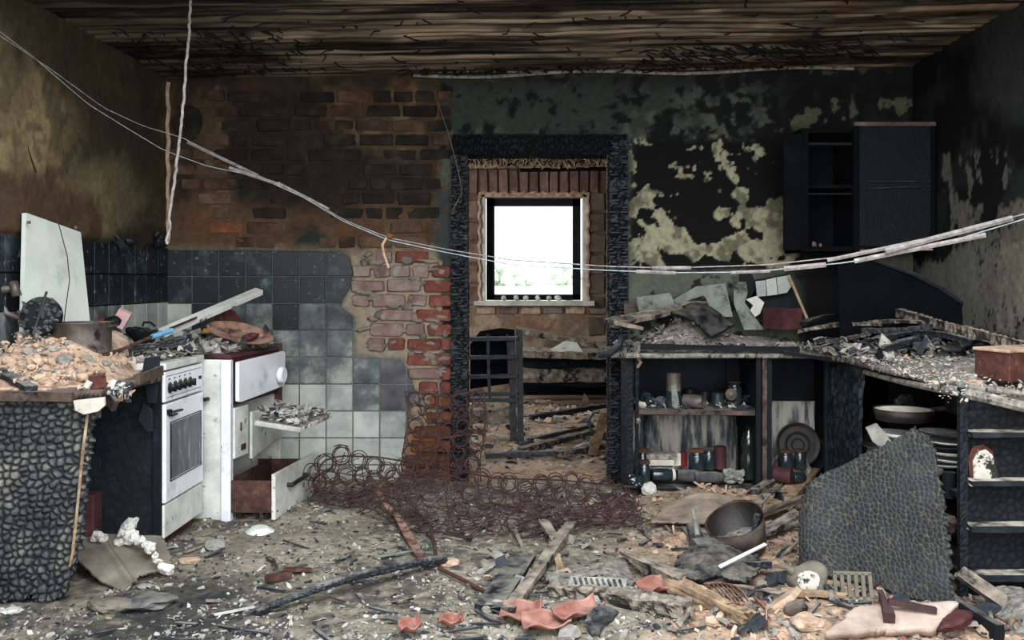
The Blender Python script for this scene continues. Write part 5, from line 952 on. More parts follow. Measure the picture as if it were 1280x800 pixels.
jar(842, 5.25, .040, .10, 'steel', 'open grey tin stacked on top of a black jar on the shelf', None, z=ZS+.087, cat='tin', group=G1, neck=False)
b = MB(); b.prism([(839, 482), (845, 482), (849, 505), (846, 511), (840, 508)][::-1], P3(0, 0, 5.20), P3(1, 0, 5.2)-P3(0, 0, 5.2), P3(0, 1, 5.2)-P3(0, 0, 5.2), .004); b.build('label_scrap', 'pale', label='pale torn label hanging on the stacked black jar', cat='label')
jar(867, 5.20, .036, .11, 'steel', 'grey tin tumbler lying on its side with its mouth to the right', None, cat='tumbler', group=G1, neck=False, lie=-.5, base_open=True)
jar(897, 5.30, .036, .07, 'glass', 'squat dark glass with bright specks in the middle of the shelf', None, group=G1, neck=False)
jar(881, 5.42, .034, .065, 'black', 'black pot behind the squat dark glass', None, group=G1, neck=False)
jar(862, 5.50, .036, .07, 'black', 'black pot behind the lying tumbler', None, group=G1, neck=False)
jar(918, 5.38, .042, .115, 'glass', 'tall dark preserving jar at the right end of the shelf', 'soot', group=G1)
cd_ = P3(914, 493, 5.24); R = normal_to((-.1, -1, .15)); b = MB(); b.lathe([(0, .006), (.016, .006), (.018, .002), (.030, .004), (.036, -.008), (0, -.01)], cd_, R, 24); b.build('glass_lid', 'steel', label='shiny round lid leaning on the tall preserving jar', cat='lid', smooth=True)
for a, d, s, m_, lb in ((808, 5.3, (.10, .07, .07), 'glass', 'crumpled sooty lump at the left end of the shelf'), (826, 5.32, (.07, .06, .045), 'dstone', 'dark rounded lump left of the stacked jars'), (803, 5.22, (.05, .04, .03), 'label', 'pale scrap at the left front of the shelf'), (934, 5.36, (.10, .08, .05), 'soot', 'black crust at the right corner of the shelf'), (868, 5.4, (.05, .04, .05), 'woodbrown', 'brown crumpled bit behind the lying tumbler')):
    b = MB(); b.rock((cx(a, d), d, ZS+s[2]*.4), s, sub=2, rough=.6); b.build('burnt_lump', m_, label=lb, cat='lump')
b = MB(); chips(b, [(random.uniform(cx(800), cx(940)), random.uniform(5.17, 5.5), ZS+.004) for _ in range(180)], .01, .035, [0, 1, 1, 2], .3); b.build('shelf_litter', ['chipg', 'chipk', 'chipw'], label='char flakes littering the cabinet shelf', cat='flakes', kind='stuff')
Z0 = .075; G2 = 'jars on the cabinet floor'
def zf(x, y): return max(Z0, Hs(x, y))
jar(805, 5.22, .036, .11, 'glass', 'dark jar with rusty ring at the left front of the cabinet floor', 'rust', z=Z0, group=G2)
jar(803, 5.36, .038, .15, 'glass', 'taller dark jar behind the one with the rusty ring', 'rust', z=Z0, group=G2)
bx_ = thing('paper_box', (cx(826, 5.36), 5.36, Z0), 'white and grey paper box beside the left jars', 'box')
b = MB(); b.box((cx(826, 5.36), 5.36, Z0+.085), (.14, .08, .05)); b.build('carton', 'label', parent=bx_, bev=.002)
b = MB(); b.box((cx(826, 5.36), 5.36, Z0+.12), (.17, .09, .03)); b.build('carton_lid', 'ash', parent=bx_)
b = MB(); b.box((cx(826, 5.36), 5.36, Z0+.035), (.13, .08, .07)); b.build('carton_base', 'ash', parent=bx_)
b = MB(); b.box((cx(846, 5.4), 5.4, Z0+.095), (.035, .06, .07)); b.build('small_carton', 'label', label='small upright cream carton next to the red tin', cat='carton')
b = MB(); b.lathe([(0, 0), (.028, 0), (.028, .075), (0, .075)], (cx(853, 5.4), 5.4, Z0+.055), None, 20); b.build('red_tin', 'redlabel', label='small dark red tin on the cabinet floor', cat='tin')
jar(871, 5.38, .046, .115, 'glass', 'dark jar with an orange-brown lid in the middle of the cabinet floor', 'bricko', z=Z0+.03, group=G2)
jar(886, 5.42, .036, .115, 'glass', 'dark jar with a grey lid right of the orange-lidded one', 'dstone', z=Z0+.03, group=G2)
jar(900, 5.45, .036, .125, 'maroon', 'dark brown tin behind the grey-lidded jar', None, z=Z0+.03, group=G2, neck=False, cat='tin')
jar(828, 5.24, .036, .12, 'glass', 'sooty jar lying on its side at the cabinet front, left', 'label', z=Z0, group=G2, lie=0.1)
jar(862, 5.22, .034, .13, 'dstone', 'ash-coated jar lying at the cabinet front, centre', None, z=Z0, group=G2, lie=-.1)
jar(886, 5.19, .032, .16, 'dstone', 'ash-coated bottle lying at the cabinet front, right', None, z=Z0, group=G2, lie=.05, cat='bottle')
bt = thing('bottle', (cx(936, 5.3), 5.3, Z0), 'large dark green glass bottle against the divider', 'bottle')
b = MB(); b.lathe([(0, 0), (.042, 0), (.044, .01), (.044, .12), (.036, .15), (.040, .17), (.042, .20), (.030, .25), (.016, .27), (.016, .30), (0, .30)], (cx(936, 5.3), 5.3, Z0), None, 24); b.build('bottle_body', 'bottle', parent=bt, smooth=True)
for a, d, lb in ((912, 5.25, 'grey crumpled foil lump right of the lying bottle'), (922, 5.22, 'ash-covered lump beside the green bottle'), (795, 5.1, 'small dark cup at the foot of the left cabinet side')):
    b = MB(); b.rock((cx(a, d), d, Z0+.03), (.08, .07, .07), sub=2, rough=.7); b.build('ash_lump', 'stone' if a != 795 else 'glass', label=lb, cat='lump')
# side bay: big tray, jars
R = normal_to((-.05, -.97, .22)); c0 = P3(997, 556, 5.5)
tr = thing('round_tray', c0, 'large round scorched tray standing upright in the narrow bay', 'tray')
b = MB(); b.lathe([(0, .0), (.07, .002), (.075, .006), (.105, .006), (.122, .014), (.128, .012), (.11, -.004), (0, -.006)], c0, R, 40); b.build('tray_dish', 'tray', parent=tr, smooth=False)
b = MB(); b.lathe([(.03, .004), (.034, .007), (.038, .004)], c0, R, 30); b.lathe([(.06, .004), (.064, .008), (.068, .004)], c0, R, 30); b.build('pressed_rings', 'tray', parent=tr)
b = MB(); b.lathe([(0, .0), (.10, .004), (.11, -.004), (0, -.006)], P3(1012, 568, 5.55), R, 36); b.build('plate', 'soot', label='dark plate hidden behind the right side of the round tray', cat='plate')
jar(982, 5.3, .042, .09, 'glass', 'wide dark jar with brass rim left in the narrow bay', 'rust', z=.14)
jar(1000, 5.32, .034, .10, 'glass', 'dark jar with brass rim right in the narrow bay', 'rust', z=.13)
jar(977, 5.16, .045, .11, 'maroon', 'dark red tin lying at the front of the narrow bay', None, z=.08, lie=-.5, neck=False, cat='tin')
jar(998, 5.17, .03, .07, 'glass', 'sooty glass lying between the red tin and the leaning logs', None, z=.08, lie=.3)
b = MB(); b.rock((cx(985, 5.4), 5.4, .09), (.25, .25, .12), sub=2); b.build('ash_pile', 'ash', label='ash pile under the jars of the narrow bay', cat='ash', kind='stuff')
# pan and plates in the corner cabinet
c0 = np.array([1.74, 4.22, .51]); 
c0 = P3(1130, 525, 4.25); pn = thing('frying_pan', c0, 'dark frying pan with pale inside on the stacked plates', 'pan')
b = MB(); b.lathe([(0, .012), (.112, .014), (.128, .052), (.132, .052), (.118, .0), (0, -.006)], c0, None, 40); b.build('pan_body', 'tray', parent=pn, smooth=True)
b = MB(); b.lathe([(0, .016), (.108, .018), (.124, .047)], c0, None, 40); b.build('pan_inside', 'label', parent=pn, smooth=True)
b = MB(); b.tube([c0+[.12, .0, .045], c0+[.17, -.02, .055], c0+[.19, .02, .05], c0+[.15, .04, .04]], .010, 8); b.build('pan_handle', 'cloth', parent=pn)
for k in range(4):
    c1 = P3(1125, 545, 4.2)+[0, 0, -.016*k]; b = MB(); b.lathe([(0, .0), (.07, .0), (.105, .016), (.107, .016), (.075, -.006), (0, -.006)], c1, eul(.06*math.sin(k), .05, 0), 36); b.build('plate', 'enamelc' if k % 2 == 0 else 'dstone', label='%s plate in the stack under the frying pan' % ('topmost', 'second', 'third', 'lowest')[k], cat='plate', group='plates under the frying pan', smooth=True)
slab('broken_dish', 'stone', [(1086, 536), (1100, 531), (1112, 545), (1120, 560), (1108, 566), (1092, 552)], 4.1, .012, 'grey broken dish edge left below the frying pan', 'dish', .3)
for k in range(7):
    c1 = P3(1178, 544+k*7.2, 3.9); c1[0] += .03; b = MB(); b.lathe([(0, .0), (.07, .0), (.118, .012), (.12, .010), (.08, -.005), (0, -.005)], c1, eul(.04*math.sin(k*2), .05*math.cos(k*1.7), 0), 36); b.build('plate', 'enamelc' if k in (1, 3, 4, 5) else 'bluesoot', label='%s plate of the right-hand stack beside the scaled board' % ('topmost', 'second', 'third', 'middle', 'fifth', 'sixth', 'lowest')[k], cat='plate', group='plates stacked at the right of the corner cabinet', smooth=True)
b = MB(); b.rock(P3(1133, 506, 4.5), (.14, .08, .08), sub=2, rough=.7); b.build('charred_lump', 'cloth', label='black crusted lump behind the frying pan', cat='lump')
b = MB(); b.lathe([(0, 0), (.025, 0), (.025, .1), (0, .1)], P3(1186, 622, 3.75), None, 16); b.build('grey_tube', 'bluesoot', label='short grey tube in the gap beside the end panel', cat='tube')
b = MB(); b.rock(P3(1190, 655, 3.65), (.06, .06, .09), sub=2, rough=.5); b.build('brown_lump', 'woodbrown', label='brown lump in the gap beside the end panel', cat='lump')
# big scaled board leaning on the corner cabinet
O = P3(1003, 712, 3.86); Uv = P3(1193, 764, 3.36)-O; Vv = np.array([.08, .34, .60])
o = sheet('scaled_board', 'charq', O, Uv, Vv, res=.0032, thr=.55, char=.007, cell=.021, seed=44, t=.02, label='large charred scaly board leaning against the corner cabinet', cat='board',
      idv=0, poly=[(0, .02), (.1, .0), (.5, .02), (1, 0), (1.0, .55), (.985, .8), (.95, .93), (.85, .97), (.7, .88), (.5, .79), (.25, .64), (.1, .52), (.02, .36), (0, .3)], edge=.002,
      disp=lambda u, v: .035*np.exp(-((u-.12)/.12)**2)*(1-v*.5)-.012*np.exp(-((u-.32)/.1)**2)+.012*np.sin(u*7+1)+.006*n2(u, v, 5, 3, 77))
# ------------------------------------------------------------------ bed spring mattress
def lerp_path(pts, n):
    pts = np.array(pts, float); s = np.append(0, np.cumsum(np.linalg.norm(np.diff(pts, axis=0), axis=1))); t = np.linspace(0, s[-1], n); return np.stack([np.interp(t, s, pts[:, k]) for k in range(3)], 1)
def coil_mesh(r=.049, h=.07, turns=3.2, w=.0026):
    m = MB(); n = int(turns*12); pa = []
    for k in range(n+1): t = k/n; rr = r*(.62+.38*abs(2*t-1)**.8); pa.append((rr*math.cos(2*PI*turns*t), rr*math.sin(2*PI*turns*t), (t-.5)*h))
    m.tube(pa, w, 4); return m
RAIL = lerp_path([P3(392, 600, 5.0), P3(404, 576, 5.02), P3(425, 570, 5.05), P3(470, 571, 5.1), P3(540, 582, 5.15), P3(620, 598, 5.15), P3(700, 600, 5.05), P3(795, 609, 4.95)], 60)
FRONT = lerp_path([P3(386, 624, 4.9), P3(425, 640, 4.78), P3(480, 652, 4.62), P3(530, 668, 4.42), P3(590, 690, 4.25), P3(650, 688, 4.25), P3(700, 672, 4.38), P3(760, 658, 4.52), P3(818, 652, 4.6)], 60)
for k in range(60): FRONT[k, 2] = Hs(FRONT[k, 0], FRONT[k, 1])+.02
def surf(u, v):
    a = np.array([np.interp(u*59, range(60), RAIL[:, k]) for k in range(3)]); b = np.array([np.interp(u*59, range(60), FRONT[:, k]) for k in range(3)])
    p = a*(1-v)+b*v; p[2] += .02*math.sin(u*17+v*5)+.018*math.sin(u*31+1)*v-.05*math.sin(PI*v)*.8
    p[2] = max(p[2], Hs(p[0], p[1])+.018); return p
bed = thing('spring_mattress', (surf(.5, .5)[0], surf(.5, .5)[1], Hs(surf(.5, .5)[0], surf(.5, .5)[1])), 'burnt-out rusty bedspring mattress lying crumpled before the doorway', 'mattress')
b = MB(); b.tube(RAIL, .005, 6); b.build('back_rail', 'rustd', parent=bed)
b = MB(); b.tube(np.array([surf(u, 1.0) for u in np.linspace(0, 1, 50)]), .0045, 6); b.build('front_rail', 'rustd', parent=bed)
for k, v in enumerate((.3, .62)): b = MB(); b.tube(np.array([surf(u, v)+[0, 0, .03] for u in np.linspace(0, 1, 60)]), .003, 5); b.build('cross_wire', 'rustd', parent=bed)
for u in np.linspace(.02, .98, 12): b = MB(); b.tube(np.array([surf(u+.02*math.sin(v*6+u*20), v)+[0, 0, .0] for v in np.linspace(0, 1, 10)]), .003, 5); b.build('tie_wire', 'rustd', parent=bed)
first = None; W0 = WL(bed)
def put_coil(p, R, s=1.0, par=None, first_=[None]):
    w0 = WL(par)
    if first_[0] is None:
        m = coil_mesh(); o = m.build('spring', 'rustd', parent=par); first_[0] = o
    else: o = first_[0].copy(); COL.objects.link(o); o.parent = par
    from mathutils import Matrix
    Mx = Matrix([[*(R[i]*s), (np.asarray(p)-w0)[i]] for i in range(3)]+[[0, 0, 0, 1]]); o.matrix_basis = Mx; return o
m = coil_mesh(); V_ = np.vstack(m.V); m.V = [V_+W0]; first = m.build('spring', 'rustd', parent=bed)
def put(p, R, s, par): o = put_coil(p, R, s, par, FIRST); return o
FIRST = [first]; used = False; nsp = 0
for j in range(5):
    for i in range(21):
        u = (i+.5+(.3 if j % 2 else 0))/21.6; v = (j+.3)/5
        if j >= 4 and u < .12: continue
        p = surf(u, v); du = surf(min(1, u+.02), v)-surf(max(0, u-.02), v); dv_ = surf(u, min(1, v+.05))-surf(u, max(0, v-.05)); nn = nrm(np.cross(dv_, du)); nn = nn if nn[2] > 0 else -nn
        nn = nrm(nn+RNG.normal(0, .16, 3)+([0, -1.6, 0] if j < 2 else [0, -.25, 0])); R = normal_to(nn) @ eul(0, 0, random.random()*6)
        p = p+nn*.018+RNG.normal(0, .008, 3); p[2] = max(p[2], Hs(p[0], p[1])+.02)
        from mathutils import Matrix
        if not used: o = first; used = True
        else: o = first.copy(); COL.objects.link(o); o.parent = bed
        s = random.uniform(.85, 1.15); o.matrix_basis = Matrix([[*(R[r_]*s), (p-W0)[r_]] for r_ in range(3)]+[[0, 0, 0, 1]]); nsp += 1
# messy loose wire
b = MB()
for _ in range(34):
    u, v = random.random(), random.random()**.8; p = surf(u, v); pa = []; a = random.random()*6; r_ = random.uniform(.03, .07)
    for k in range(14): a += .45; pa.append(p+np.array([r_*math.cos(a), .7*r_*math.sin(a), .02+.018*math.sin(a*1.3)])+[k*.006*math.cos(u*9), k*.004, 0])
    b.tube(pa, .002, 4)
b.build('loose_wire', 'rustd', parent=bed, kind='stuff')
# the flap of springs standing against the door jamb
fl = thing('bedspring_mat', P3(555, 610, 5.3), 'rusty upright strip of bedsprings leaning on the left door jamb', 'bedspring')
def fs(u, v): return P3(506+u*98+4*math.sin(v*5), 490+v*100+10*(1-u)*math.sin(u*2), 5.36-.1*v-.03*math.sin(v*4))
W1 = WL(fl)
for nm, ps in (('rail', [(0, v) for v in np.linspace(0, 1.1, 12)]), ('rail', [(1, v) for v in np.linspace(-.02, 1.1, 12)]), ('rail', [(u, 0) for u in np.linspace(0, 1, 8)]), ('cross_wire', [(u, .52) for u in np.linspace(0, 1, 8)]), ('cross_wire', [(u, 1) for u in np.linspace(0, 1, 8)])):
    b = MB(); b.tube([fs(u, v)+[0, 0, .008*math.sin(u*9+v*13)] for u, v in ps], .004, 5); b.build(nm, 'rustd', parent=fl)
for j in range(6):
    for i in range(5):
        p = fs((i+.5)/5, (j+.4)/6); R = normal_to(nrm(np.array([0, -1, .1])+RNG.normal(0, .3, 3))) @ eul(0, 0, random.random()*6)
        o = first.copy(); COL.objects.link(o); o.parent = fl; s = random.uniform(.9, 1.1)
        o.matrix_basis = Matrix([[*(R[r_]*s), (p-W1)[r_]] for r_ in range(3)]+[[0, 0, 0, 1]])
# ------------------------------------------------------------------ things on the floor
def fbeam(name, m, a, c, w, t, label, cat, lift=(.02, .02), **k):
    p0, p1 = OF(*a), OF(*c); p0[2] += lift[0]; p1[2] += lift[1]; b = MB(); b.beam(p0, p1, w, t, **k); return b.build(name, m, label=label, cat=cat)
# left foreground
sheet('cement_sheet', 'cement', P3(90, 664, 3.92), P3(206, 668, 3.98)-P3(90, 664, 3.92), OF(100, 742)-P3(90, 664, 3.92)+[0, 0, .02], res=.006, t=.014, seed=8, poly=[(0, 0), (.97, 0), (1, .25), (.98, .62), (.8, .66), (.62, .72), (.58, .85), (.42, .98), (.2, .82), (.02, .5)], edge=.01,
      disp=lambda u, v: -.02*np.exp(-((u-.25-.3*v)/.05)**2)+.01*n2(u, v, 4, 3, 6), flip=True, label='torn greenish-grey cement sheet slumped beside the scaled panel', cat='sheet')
b = MB(); b.rock(P3(159, 660, 3.9), (.08, .05, .09), sub=3, rough=.5); [b.rock(P3(x_+random.gauss(0, 2), y_+random.gauss(0, 2), d_), (random.uniform(.02, .05)*s_, .03, random.uniform(.02, .04)*s_), sub=1, rough=.6) for x_, y_, d_, s_ in [(150, 674, 3.88, 1.2), (160, 672, 3.87, 1.3), (168, 673, 3.86, 1.3), (176, 676, 3.84, 1.2), (183, 681, 3.81, 1), (189, 687, 3.79, 1), (194, 694, 3.76, .8), (199, 701, 3.74, .7), (205, 708, 3.70, .9), (211, 712, 3.68, 1), (166, 666, 3.88, 1.2), (154, 668, 3.9, 1), (125, 671, 3.87, 1.1), (118, 672, 3.87, .7), (132, 673, 3.87, .8)] for _ in range(3)]; b.build('plaster_foam', 'white', label='white foamy crust spilling over the top of the cement sheet', cat='foam', kind='stuff')
for (x, y, s, m_, lb) in ((270, 686, (.085, .07, .05), 'stone', 'round grey stone on the floor before the white cooker'), (186, 758, (.19, .13, .05), 'dstone', 'dark flat lump on the floor at lower left'), (138, 762, (.16, .10, .05), 'cement', 'greenish-brown flat clod at lower left'), (182, 735, (.06, .04, .02), 'stone', 'small pale flake at the lower tip of the cement sheet'),
        (237, 704, (.09, .05, .03), 'ashtan', 'small tan fragment right of the cement sheet'), (14, 766, (.07, .05, .02), 'white', 'white flake on the floor below the scaled panel'), (610, 766, (.05, .045, .04), 'stone', 'small square grey stone at the bottom centre'), (812, 618, (.085, .07, .075), 'white', 'white lump under the left end of the base cabinet'),
        (562, 708, (.09, .06, .04), 'ashtan', 'tan stone at the tip of the long charred pole'), (366, 631, (.06, .05, .04), 'stone', 'grey stone at the foot of the drawer front'), (1000, 758, (.0, .0, .0), 'stone', '')):
    if not lb: continue
    b = MB(); p = OF(x, y); b.rock(p+[0, 0, s[2]*.35], s, sub=2, rough=.4, R=eul(0, 0, random.uniform(-.4, .4))); b.build('stone' if 'stone' in lb else 'rubble_lump', m_, label=lb, cat='stone' if 'stone' in lb else 'lump')
p = OF(325, 664); b = MB(); b.lathe([(0, .02), (.03, .018), (.052, .0), (.054, .0), (.03, .022), (0, .024)], p, eul(.25, 0, 0), 24, sc=(1.25, .8)); b.build('ribbed_cover', 'enamelc', label='small white ribbed oval cover on the floor below the drawer', cat='cover')
b = MB(); b.tube([OF(325, 656)+[0, 0, .02], OF(328, 640)+[0, 0, .06], OF(324, 628)+[0, 0, .1]], .006, 6); b.build('bent_rod', 'rustd', label='thin bent rod standing behind the ribbed cover', cat='rod')
fbeam('pole', 'char', (318, 770), (558, 708), .04, .035, 'long thin charred pole lying across the floor at centre left', 'pole', lift=(.012, .03), res=.008, char=.003, cell=.02, grain=.006, ragged=.02, taper=(.7, 1), round_=True, bend=(0, 0, .03))
b = MB(); pa = [OF(x, y)+[0, 0, z] for x, y, z in ((462, 618, .10), (470, 632, .09), (482, 645, .05), (498, 655, .03), (508, 672, .02), (522, 695, .015), (532, 710, .012))]
pv = np.array(pa); u, v = np.meshgrid(np.linspace(0, 1, 30), np.linspace(-1, 1, 5), indexing='ij'); pc = np.stack([np.interp(u*6, range(7), pv[:, k]) for k in range(3)], -1); wd_ = .004+.018*np.interp(u, [0, .3, .7, 1], [.2, .6, 1, .8]); gridmesh(b, pc+np.stack([v*wd_, 0*v, .006*v*v], -1)); b.build('rusty_strap', 'rustr', label='curved rusty metal strap rising towards the bedsprings', cat='strap', solid=.004)
b = MB(); b.tube([OF(548, 716)+[0, 0, .02], OF(580, 732)+[0, 0, .02], OF(612, 748)+[0, 0, .015]], .008, 6); b.build('rusty_rod', 'rust', label='thin rusty rod continuing right of the pole tip', cat='rod')
b = MB(); b.tube([OF(520, 646)+[0, 0, .03], OF(536, 668)+[0, 0, .05], OF(542, 688)+[0, 0, .04], OF(546, 708)+[0, 0, .02]], .008, 6); b.build('dark_cable', 'rustd', label='dark bent cable between the rusty strap and the bedsprings', cat='cable')
b = MB(); b.tube([OF(468, 700)+[0, 0, .01], OF(540, 688)+[0, 0, .012]], .006, 6); b.build('thin_lath', 'pale', label='thin pale lath behind the rusty strap', cat='lath')
hg = thing('iron_bracket', OF(350, 720), 'rusty hinge bracket lying on the grey floor at centre left', 'hinge')
b = MB(); b.box(OF(348, 726)+[0, 0, .015], (.10, .035, .02), eul(.1, 0, .35)); b.build('hinge_plate', 'rust', parent=hg); b = MB(); b.box(OF(372, 718)+[0, 0, .02], (.11, .025, .012), eul(0, .1, .25)); b.build('hinge_arm', 'rust', parent=hg); b = MB(); b.tube([OF(346, 716)+[0, 0, .02], OF(342, 708)+[0, 0, .03]], .006, 6); b.build('hinge_pin', 'rust', parent=hg)
b = MB(); b.tube([OF(2+x, 690+y)+[0, 0, .01] for x, y in ((375, 80), (385, 66), (410, 60), (430, 66))], .003, 5); b.build('thin_wire', 'rustd', label='thin curled wire at the bottom left of centre', cat='wire')
fbeam('white_lath', 'white', (268, 772), (318, 762), .012, .006, 'thin white splinter on the floor at lower left', 'lath', lift=(.01, .01))
# centre boards
fbeam('charred_board', 'bluesoot', (610, 768), (656, 700), .10, .02, 'broad dark board lying flat at the bottom centre', 'board', res=.012, grain=.008, ragged=.03)
fbeam('long_batten', 'wood', (634, 776), (715, 668), .045, .03, 'long grey batten pointing to the lower centre edge', 'batten', res=.01, grain=.008, ragged=.03, lift=(.025, .05))
fbeam('short_batten', 'woodtan', (700, 716), (686, 668), .03, .02, 'short pale slat under the top of the long batten', 'batten', res=.01, grain=.006, ragged=.02)
fbeam('short_batten', 'wood', (678, 664), (698, 690), .045, .02, 'stubby grey slat at the edge of the bedsprings', 'batten', res=.01, grain=.006, ragged=.02, lift=(.05, .03))
heap('ash_mound', 'ash', [tuple(OF(678, 728)[:2]), tuple(OF(780, 708)[:2]), tuple(OF(790, 740)[:2]), tuple(OF(700, 752)[:2])], .03, lambda X, Y: .02+0*X, label='grey gritty ash mound behind the striped strip', cat='ash', kind='stuff', amp=.03, seed=400)
sc = thing('ribbed_strip', OF(748, 746), 'grey plastic strip with dark ribs lying near the bottom centre', 'strip')
p0, p1 = OF(712, 744)+[0, 0, .05], OF(783, 748)+[0, 0, .05]; b = MB(); b.beam(p0, p1, .05, .008, up=(0, -.5, 1), res=.03); b.build('strip_body', 'stone', parent=sc)
for k in range(9): b = MB(); pp = p0+(p1-p0)*(.1+k*.1); b.box(pp+[0, -.004, .004], (.008, .035, .006), eul(.46, 0, .2)); b.build('rib', 'soot', parent=sc)
fbeam('charred_beam', 'wood', (688, 744), (862, 772), .085, .05, 'long half-charred beam lying across the bottom right of centre', 'beam', lift=(.03, .03), res=.009, char=.006, cell=.045, grain=.014, ragged=.04, taper=(.8, 1))
fbeam('split_log', 'woodtan', (846, 742), (942, 788), .09, .06, 'pale split log end at the bottom right of centre', 'log', lift=(.03, .03), res=.009, grain=.018, ragged=.07, taper=(1, .7))
fbeam('grey_log', 'wood', (776, 706), (850, 746), .055, .045, 'grey pointed log meeting the pale split log', 'log', lift=(.05, .05), res=.009, grain=.016, ragged=.06, taper=(.5, 1))
fbeam('thin_board', 'wood', (800, 712), (846, 732), .035, .015, 'thin grey board behind the orange scoop', 'board', lift=(.05, .05), res=.01, grain=.006, ragged=.02)
def oscoop(x, y, L, wd, rz, lb, tl=.25, s=1):
    p = OF(x, y)+[0, 0, .03]; R = eul(tl, 0, rz); b = MB(); u, v = np.meshgrid(np.linspace(-.5, .5, 24), np.linspace(-.5, .5, 16), indexing='ij')
    P_ = np.stack([u*L, v*wd*(1+.1*np.sin(u*9)), .022*s*(np.abs(2*v)**3)+.012*sst(.3,.5,u)+.006*np.sin(u*9+v*5)], -1) @ R.T+p; gridmesh(b, P_); b.build('melted_scoop', 'orange', label=lb, cat='scoop', solid=.005, smooth=True)
oscoop(822, 743, .15, .075, .6, 'melted orange plastic scoop between the grey logs')
oscoop(722, 776, .17, .07, .6, 'melted orange plastic scoop right of the bottom centre')
oscoop(650, 778, .14, .10, -.2, 'crumpled orange plastic piece at the bottom centre')
oscoop(682, 790, .16, .09, .1, 'flat orange plastic shard at the very bottom, under the long batten')
oscoop(563, 789, .08, .04, -.1, 'small orange shard at the bottom edge, left of centre')
oscoop(512, 796, .07, .05, .3, 'faint orange shard at the bottom edge, leftmost of the plastic pieces')
b = MB(); b.rock(OF(752, 778)+[0, 0, .02], (.17, .07, .06), sub=2, rough=.6); b.build('charred_chunk', 'cloth', label='black charred chunk under the half-charred beam', cat='chunk')
b = MB(); b.rock(OF(745, 790)+[0, 0, .01], (.09, .06, .05), sub=2); b.build('rubble_lump', 'dstone', label='small dark stub at the bottom beside the orange scoop', cat='lump')
# black cloth
sheet('burnt_cloth', 'cloth', OF(838, 738)+[0, 0, .0], OF(952, 742)-OF(838, 738), OF(850, 690)-OF(838, 738), res=.006, t=.01, edge=.05, poly=[(.02, .1), (.2, 0), (.55, .08), (.8, 0), (1, .2), (.93, .5), (1, .8), (.7, .9), (.45, 1), (.2, .86), (.05, .6)], char=.004, cell=.03, seed=51, disp=lambda u, v: .03+.045*np.sin(PI*v)*np.sin(PI*np.clip(u*1.1, 0, 1))+.03*n2(u, v, 5, 4, 9), label='crumpled burnt black cloth in the right foreground', cat='cloth')
fbeam('ash_log', 'dstone', (866, 702), (934, 694), .07, .055, 'dusty grey roll behind the burnt black cloth', 'log', lift=(.07, .06), res=.01, grain=.012, round_=True, taper=(.8, 1))
fbeam('white_strip', 'enamel', (900, 738), (957, 714), .014, .006, 'straight white strip lying over the burnt cloth', 'strip', lift=(.09, .11), up=(0, -.5, 1))
fbeam('black_stick', 'char', (908, 722), (962, 720), .05, .03, 'short black stick behind the white strip', 'stick', lift=(.05, .05), res=.01, char=.004, cell=.02)
# bucket with stick
c0 = OF(930, 690); R = normal_to((-.34, -.30, .9)); bk = thing('metal_bucket', c0, 'dented sooty metal pail tilted in the debris before the narrow bay', 'bucket')
b = MB(); b.lathe([(0, .006), (.098, .006), (.125, .15), (.129, .152), (.102, 0), (0, 0)], c0+[.0, 0, .02], R, 36, wob=.03); b.build('pail', 'pail', parent=bk, smooth=True)
b = MB(); b.lathe([(0, .012), (.095, .012), (.122, .149)], c0+[0, 0, .02], R, 36, wob=.03); b.build('pail_inside', 'tray', parent=bk, smooth=True)
b = MB(); b.lathe([(.10, .03), (.06, .05), (0, .055)], c0+[0, 0, .02], R, 20); b.build('pail_ash', 'ash', parent=bk)
hp = [c0+[0, 0, .02]+R@np.array([.127*math.cos(a), .127*math.sin(a), .15]) for a in np.linspace(.4, 3.4, 12)]; b = MB(); b.tube([p+R@np.array([0, -.02, .01]) for p in hp], .003, 5); b.build('wire_handle', 'rust', parent=bk)
b = MB(); b.beam(P3(938, 694, 4.05), P3(948, 642, 4.08), .022, .02, res=.008, char=.004, cell=.02, grain=.01); b.build('charred_stick', 'char', label='thin charred stick propped against the pail', cat='stick')
# brush and mirror shards
b = MB(); b.tube([OF(866, 682)+[0, 0, .16], OF(872, 690)+[0, 0, .07]], [.010, .012], 8); br = b.build('brush_handle', 'pale', label='pale brush stick standing in the rubble left of the pail', cat='stick')
b = MB(); b.beam(OF(866, 668)+[0, 0, .04], OF(874, 692)+[0, 0, .02], .05, .03, grain=.014, res=.008); b.build('burnt_brush', 'cloth', label='burnt black brush head beneath the pale stick', cat='brush')
for pts_, lb in (([(851, 663), (866, 664), (892, 676), (902, 680), (899, 685), (874, 682), (858, 672)], 'long bluish mirror shard beside the burnt brush'), ([(885, 663), (893, 666), (888, 671)], 'small white shard in front of the pail')):
    A = np.array([OF(x, y)+[0, 0, .02] for x, y in pts_]); b = MB(); n = len(A); b.add(np.vstack([A, A-[0, 0, .006]]), [tuple(range(n)), tuple(range(2*n-1, n-1, -1))]+[(i, n+i, n+(i+1) % n, (i+1) % n) for i in range(n)]); b.build('mirror_shard', 'pale', label=lb, cat='shard')
